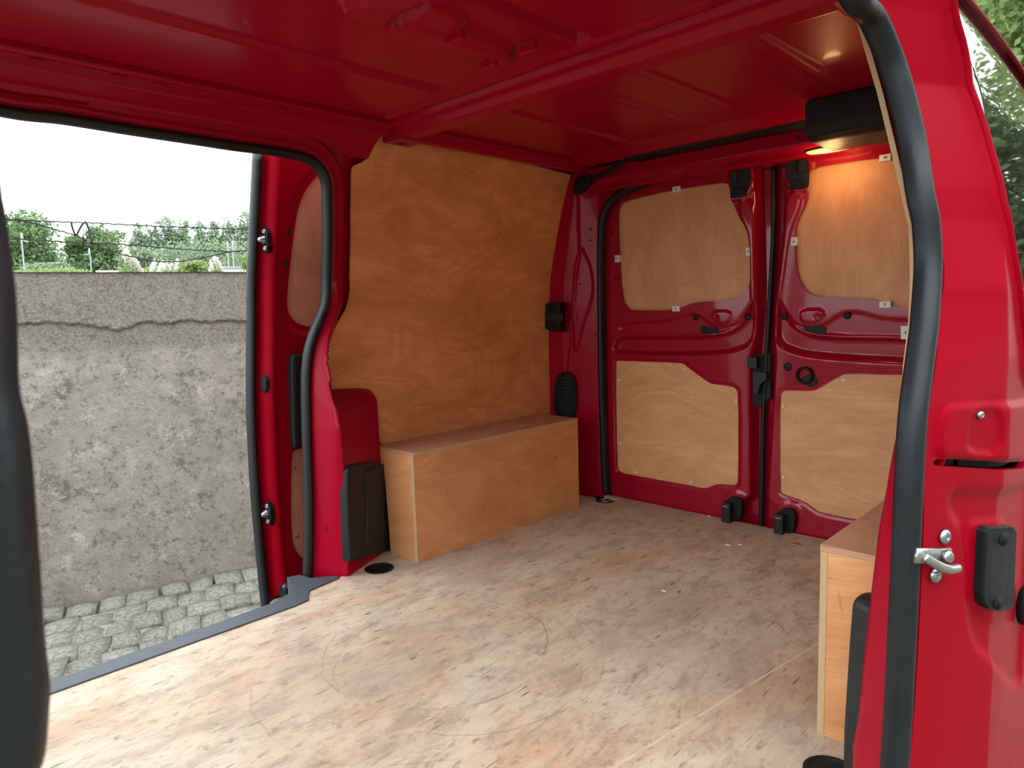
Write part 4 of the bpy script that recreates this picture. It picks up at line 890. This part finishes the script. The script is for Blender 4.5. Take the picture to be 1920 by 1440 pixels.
def tree(name, label, top, halfw, base_frac, m, n, size, seed, nb=7, trunk_r=.12, cat='tree', group=None, tall=False):
    """top: point of the crown's top; halfw: crown half width in metres"""
    rng = random.Random(seed); x, y, zt_ = top; h = zt_-GZ
    t = thing(name, (x, y, GZ), label, cat, group)
    blobs = []
    for i in range(nb):
        f = i/(nb-1) if nb > 1 else .5
        zc = GZ+h*(base_frac+(1-base_frac)*(.12+.80*f)); w_ = halfw*(1-(.62 if tall else .45)*f**2.5)*rng.uniform(.75, 1.05)*(.75 if f < .15 else 1)
        k = 2 if tall else 3
        for j in range(k):
            a_ = rng.uniform(0, 6.28); rr = w_*rng.uniform(.25, .6)
            s_ = w_*rng.uniform(.38, .62); blobs.append((x+rr*math.cos(a_), y+rr*math.sin(a_), zc+rng.uniform(-.05, .05)*h, s_, s_, s_*rng.uniform(.6, .9)*(1.3 if tall else 1)))
        if tall: blobs.append((x+rng.uniform(-.2, .2), y, zc, w_*.62, w_*.62, h*(1-base_frac)*.13))
    leaves('crown', blobs, n, size, m, t, .55, seed)
    pts = [(x, y, GZ), (x+rng.uniform(-.1, .1), y, GZ+h*.4), (x+rng.uniform(-.2, .2), y, GZ+h*.75), (x, y, GZ+h*.93)]
    c = curve(pts, 4); tube('trunk', c, BARK, t, trunk_r, trunk_r, (1, 0, 0), 8, taper=np.linspace(1, .25, len(c)))
    return t
DT = 38
for lab, (x, y, z), hw_, bf, m, n, sz, sd_, kind in (
    ('broad dark tree behind the curved lamp post at the left edge', [(6.82,35.35,5.32)][0], 2.3, .25, LF_DARK, 22000, .085, 11, 0),
    ('rounded dark tree just right of the gap in the tree line', [(9.51,36.79,4.68)][0], 1.6, .2, LF_DARK, 15000, .08, 12, 0),
    ('taller rounded dark tree above the terracotta roof', [(10.36,36.56,5.14)][0], 2.1, .2, LF_DARK, 20000, .08, 13, 0),
    ('slim feathery eucalyptus above the tall white pampas plume', [(13.04,39.92,5.71)][0], 1.3, .25, LF_EUC, 10000, .08, 21, 1),
    ('slim feathery eucalyptus, second from the dark rounded trees', [(13.81,39.66,5.84)][0], 1.25, .25, LF_EUC, 9000, .08, 22, 1),
    ('tallest feathery eucalyptus above the drooping tan plumes', [(14.35,39.47,6.05)][0], 1.1, .3, LF_EUC, 8400, .08, 23, 1),
    ('leaning feathery eucalyptus in the middle of the eucalyptus row', [(15.07,39.2,5.96)][0], 1.2, .3, LF_EUC, 9000, .08, 24, 1),
    ('feathery eucalyptus behind the yellow green bush', [(15.75,38.94,5.83)][0], 1.2, .25, LF_EUC, 9000, .08, 25, 1),
    ('bushy eucalyptus behind the left end of the white shed', [(16.36,38.68,5.79)][0], 1.4, .2, LF_EUC, 11000, .08, 26, 1),
    ('bushy eucalyptus between the twin lamp posts', [(17.12,38.35,5.98)][0], 1.5, .2, LF_EUC, 11000, .08, 27, 1),
    ('tall eucalyptus at the right end, beside the sliding door edge', [(18.07,37.92,6.34)][0], 1.7, .2, LF_EUC, 13000, .08, 28, 1)):
    tree('eucalyptus_tree' if kind else 'broadleaf_tree', lab, (x, y, z), hw_, bf, m, n, sz, sd_, 7, .10, 'tree', 'trees beyond the boundary wall', bool(kind))
def bush(name, label, pts, m, n, size, seed, cat='bush', group=None):
    t = thing(name, (pts[0][0], pts[0][1], GZ), label, cat, group); leaves('foliage', pts, n, size, m, t, .5, seed)
    x, y, z = pts[0][:3]; tube('stem', [(x, y, GZ), (x, y, (GZ+z)/2), (x, y, z)], BARK, t, .04, .04, (1, 0, 0), 6); return t
def pb(D_, px, py, *_): pass
for lab, q, r, m, sd_ in (('low pale green bush left of the gap in the tree line', [(6.18,29.36,2.63)][0], (.4, .4, .16), LF_EUC, 31), ('low green bush in the gap between the dark trees', [(6.74,29.23,2.65)][0], (.35, .35, .18), LF_EUC, 32), ('yellow green bush left of the white shed', [(5.16,13.02,1.7)][0], (.19, .19, .09), LF_LIGHT, 33), ('round light green bush by the sliding door edge', [(9.46,19.86,2.29)][0], (.24, .24, .24), LF_LIGHT, 34), ('light green weeds behind the drooping tan plumes', [(5.42,15.05,1.73)][0], (.4, .3, .09), LF_LIGHT, 35), ('green shrub standing behind the tall white plume', [(8.04,24.73,2.63)][0], (.6, .5, .45), LF_EUC, 36), ('green scrub below the middle eucalyptus', [(12.65,33.7,3.44)][0], (1.6, .8, .7), LF_EUC, 37), ('green scrub below the right eucalyptus', [(14.45,32.97,3.49)][0], (1.7, .8, .8), LF_EUC, 38)):
    bush('bush', lab, [(*q, *r)], m, 1800, .035 if q[1] < 22 else .07, sd_, 'bush', 'bushes beyond the boundary wall')
# clipped hedge strip just over the wall
hq = [(1.62,8.85,1.32),(1.8,8.82,1.33),(1.94,8.79,1.33),(2.06,8.76,1.34),(2.16,8.74,1.33)]
t = thing('hedge', (hq[0][0], hq[0][1], GZ), 'long low green hedge topping the wall at the left', 'hedge')
leaves('foliage', [(x, y, z-.07, .24, .24, .08) for x, y, z in curve(hq, 4)], 6000, .018, LF_GRASS, t, .35, 41)
tube('hedge_body', curve([(x, y, z-.30) for x, y, z in hq], 4), GRASSG, t, .2, .25, (0, 0, 1), 8)
# pampas grass
def pampas(label, base, plumes, seed, drop=False):
    rng = random.Random(seed); x, y, z = base; t = thing('pampas_grass', (x, y, GZ), label, 'pampas grass', 'pampas grass behind the wall')
    for i, (px_, py_, pz_) in enumerate(plumes):
        c = curve([(x, y, GZ+.3), ((x+px_)/2, (y+py_)/2, (GZ+pz_)/2+.2), (px_, py_, pz_-.12)], 5); tube('stalk', c, LF_GRASS, t, .012, .012, (1, 0, 0), 5)
        d_ = -1 if drop else 1
        leaves('plume', [(px_+.02*k*d_, py_, pz_-.05*k, (.034-.003*abs(k-3)), .034, .055) for k in range(6)], 420, .022, LF_PLUME, t, .3, seed*10+i)
    leaves('blades', [(x, y, z-.16, .16, .15, .16)], 400, .09, LF_GRASS, t, .12, seed+5)
pampas('tall white pampas grass plumes right of the terracotta roof', [(3.53,11.47,1.52)][0], [(3.55,11.46,1.8),(3.57,11.46,1.69),(3.66,11.43,1.65),(3.52,11.47,1.74)], 51)
pampas('row of drooping tan pampas plumes above the middle of the wall', [(4.74,13.17,1.62)][0], [(4.55,13.24,1.78),(4.66,13.2,1.76),(4.73,13.18,1.75),(4.81,13.15,1.75),(4.9,13.12,1.77)], 52, True)
pampas('pale pampas grass tuft left of the white shed', [(5.05,11.98,1.55)][0], [(5.08,11.97,1.77),(5.12,11.95,1.73),(5.02,11.99,1.69)], 53)
# buildings
q = [(5.22,19.31,2.05),(5.79,19.14,2.05)]
r_ = thing('tiled_roof_house', (q[0][0], q[0][1], GZ), 'low house with a terracotta roof showing over the wall', 'house')
a_, b_ = Vector(q[0]), Vector(q[1]); nn = Vector((b_.y-a_.y, a_.x-b_.x, 0)).normalized()*-1
V = [a_-nn*.3-Vector((0, 0, .5)), b_-nn*.3-Vector((0, 0, .5)), b_+nn*1.5+Vector((0, 0, .02)), a_+nn*1.5+Vector((0, 0, .02)), a_+nn*3.3-Vector((0, 0, .5)), b_+nn*3.3-Vector((0, 0, .5))]
me = D.meshes.new('roof'); me.from_pydata([tuple(v) for v in V], [], [(0, 1, 2, 3), (3, 2, 5, 4), (0, 3, 4), (1, 5, 2)]); me.update(); link('roof', me, TILE, r_)
V = [tuple(v) for v in (a_, b_, b_+nn*3, a_+nn*3)]; zb = a_.z-.45
me = D.meshes.new('house_wall'); me.from_pydata([(x, y, GZ) for x, y, z in V]+[(x, y, zb) for x, y, z in V], [], [(i, (i+1) % 4, (i+1) % 4+4, i+4) for i in range(4)]); me.update(); link('house_wall', me, WHITEB, r_)
q = [(9.19,22.17,2.31),(10.4,21.63,2.29)]
s_ = thing('white_shed', (q[0][0], q[0][1], GZ), 'long low white shed behind the wall near the sliding door edge', 'shed')
a_, b_ = Vector(q[0]), Vector(q[1]); nn = Vector((b_.y-a_.y, a_.x-b_.x, 0)).normalized()*-1
V = [(v.x, v.y) for v in (a_, b_, b_+nn*2, a_+nn*2)]
me = D.meshes.new('shed_wall'); me.from_pydata([(x, y, GZ) for x, y in V]+[(x, y, a_.z-.03) for x, y in V], [], [(i, (i+1) % 4, (i+1) % 4+4, i+4) for i in range(4)]); me.update(); link('shed_wall', me, WHITEB, s_)
V = [(v.x, v.y) for v in (a_-nn*.1, b_-nn*.1, b_+nn*2.1, a_+nn*2.1)]
me = D.meshes.new('shed_roof'); me.from_pydata([(x, y, a_.z-.03) for x, y in V]+[(x, y, a_.z+.02) for x, y in V], [], [(i, (i+1) % 4, (i+1) % 4+4, i+4) for i in range(4)]+[(4, 5, 6, 7), (3, 2, 1, 0)]); me.update(); link('shed_roof', me, POST, s_)
# street lamps
for lab, px_ in (('curved lamp post in front of the broad dark tree', [(4.62,23.55,2.24),(4.63,23.55,2.98),(4.67,23.54,3.03),(4.74,23.53,3.02)]), ('lamp post seen against the rounded dark trees', [(7.71,28.99,2.62),(7.75,28.98,3.1),(7.71,28.99,3.14),(7.61,29.02,3.14)]), ('left one of two slim posts before the right eucalyptus', [(10.54,23.77,2.36),(10.57,23.76,3.03),(10.59,23.75,3.09),(10.6,23.74,3.1)]), ('right one of two slim posts before the right eucalyptus', [(10.68,23.71,2.36),(10.71,23.69,3.07),(10.74,23.68,3.12),(10.79,23.66,3.12)])):
    t = thing('street_lamp', (px_[0][0], px_[0][1], GZ), lab, 'lamp post', 'lamp posts beyond the wall')
    tube('pole', curve([(px_[0][0], px_[0][1], GZ)]+px_[1:], 5), POST, t, .02, .02, (1, 0, 0), 8)
    e_ = px_[-1]; block('lamp_head', (e_[0]-.05, e_[1]-.03, e_[2]-.02), (e_[0]+.05, e_[1]+.03, e_[2]+.012), POST, t, .02)
# faint overhead lines
for lab, pts in (('upper faint overhead power line crossing the sky', [(6.88,39.4,8.51),(9.65,38.82,8.25),(12.64,37.95,7.86),(15.82,36.74,7.41),(18.18,35.63,7.1)]), ('lower faint overhead power line crossing the sky', [(6.78,39.42,7.33),(8.74,39.03,7.17),(11.24,38.39,6.85),(13.9,37.51,6.47),(17.63,35.9,6)])):
    o = tube('power_line', curve(pts, 5), mat('cable', (.45, .47, .48), .6), None, .008, .008, (0, 0, 1), 5); tag(o, lab, 'cable', 'power lines across the sky')
# near-side trees
for lab, (x, y, h_), hw_, m, n, sd_ in (('leafy light green tree beyond the van roof at the upper right', (13., 1.6, 7.6), 2.6, LF_LIGHT, 9000, 61), ('leafy tree behind the van tail on the near side', (14., -2.2, 7.5), 2.8, LF_DARK, 14000, 62), ('tall leafy tree far behind the van tail', (19., 2.6, 9.5), 3.6, LF_DARK, 14000, 68), ('unseen leafy tree added across the lane just behind the open near door', (4.5, -7.0, 5.4), 2.8, LF_DARK, 12000, 67), ('tall grey green tree along the near side of the lane', (8., -7.5, 8.0), 3.0, LF_EUC, 8000, 63), ('unseen leafy tree added across the lane facing the open near door', (1.0, -7.5, 5.2), 3.0, LF_DARK, 14000, 64), ('unseen wide tree added across the lane ahead of the van', (-4.5, -7.5, 5.0), 3.0, LF_DARK, 14000, 65), ('unseen dense tree added further ahead on the near side', (-10., -7., 5.0), 3.0, LF_DARK, 12000, 66)):
    tree('roadside_tree', lab, (x, y, h_), hw_, .2, m, n*2, .075, sd_, 8, .18, 'tree', 'trees on the near side of the lane')
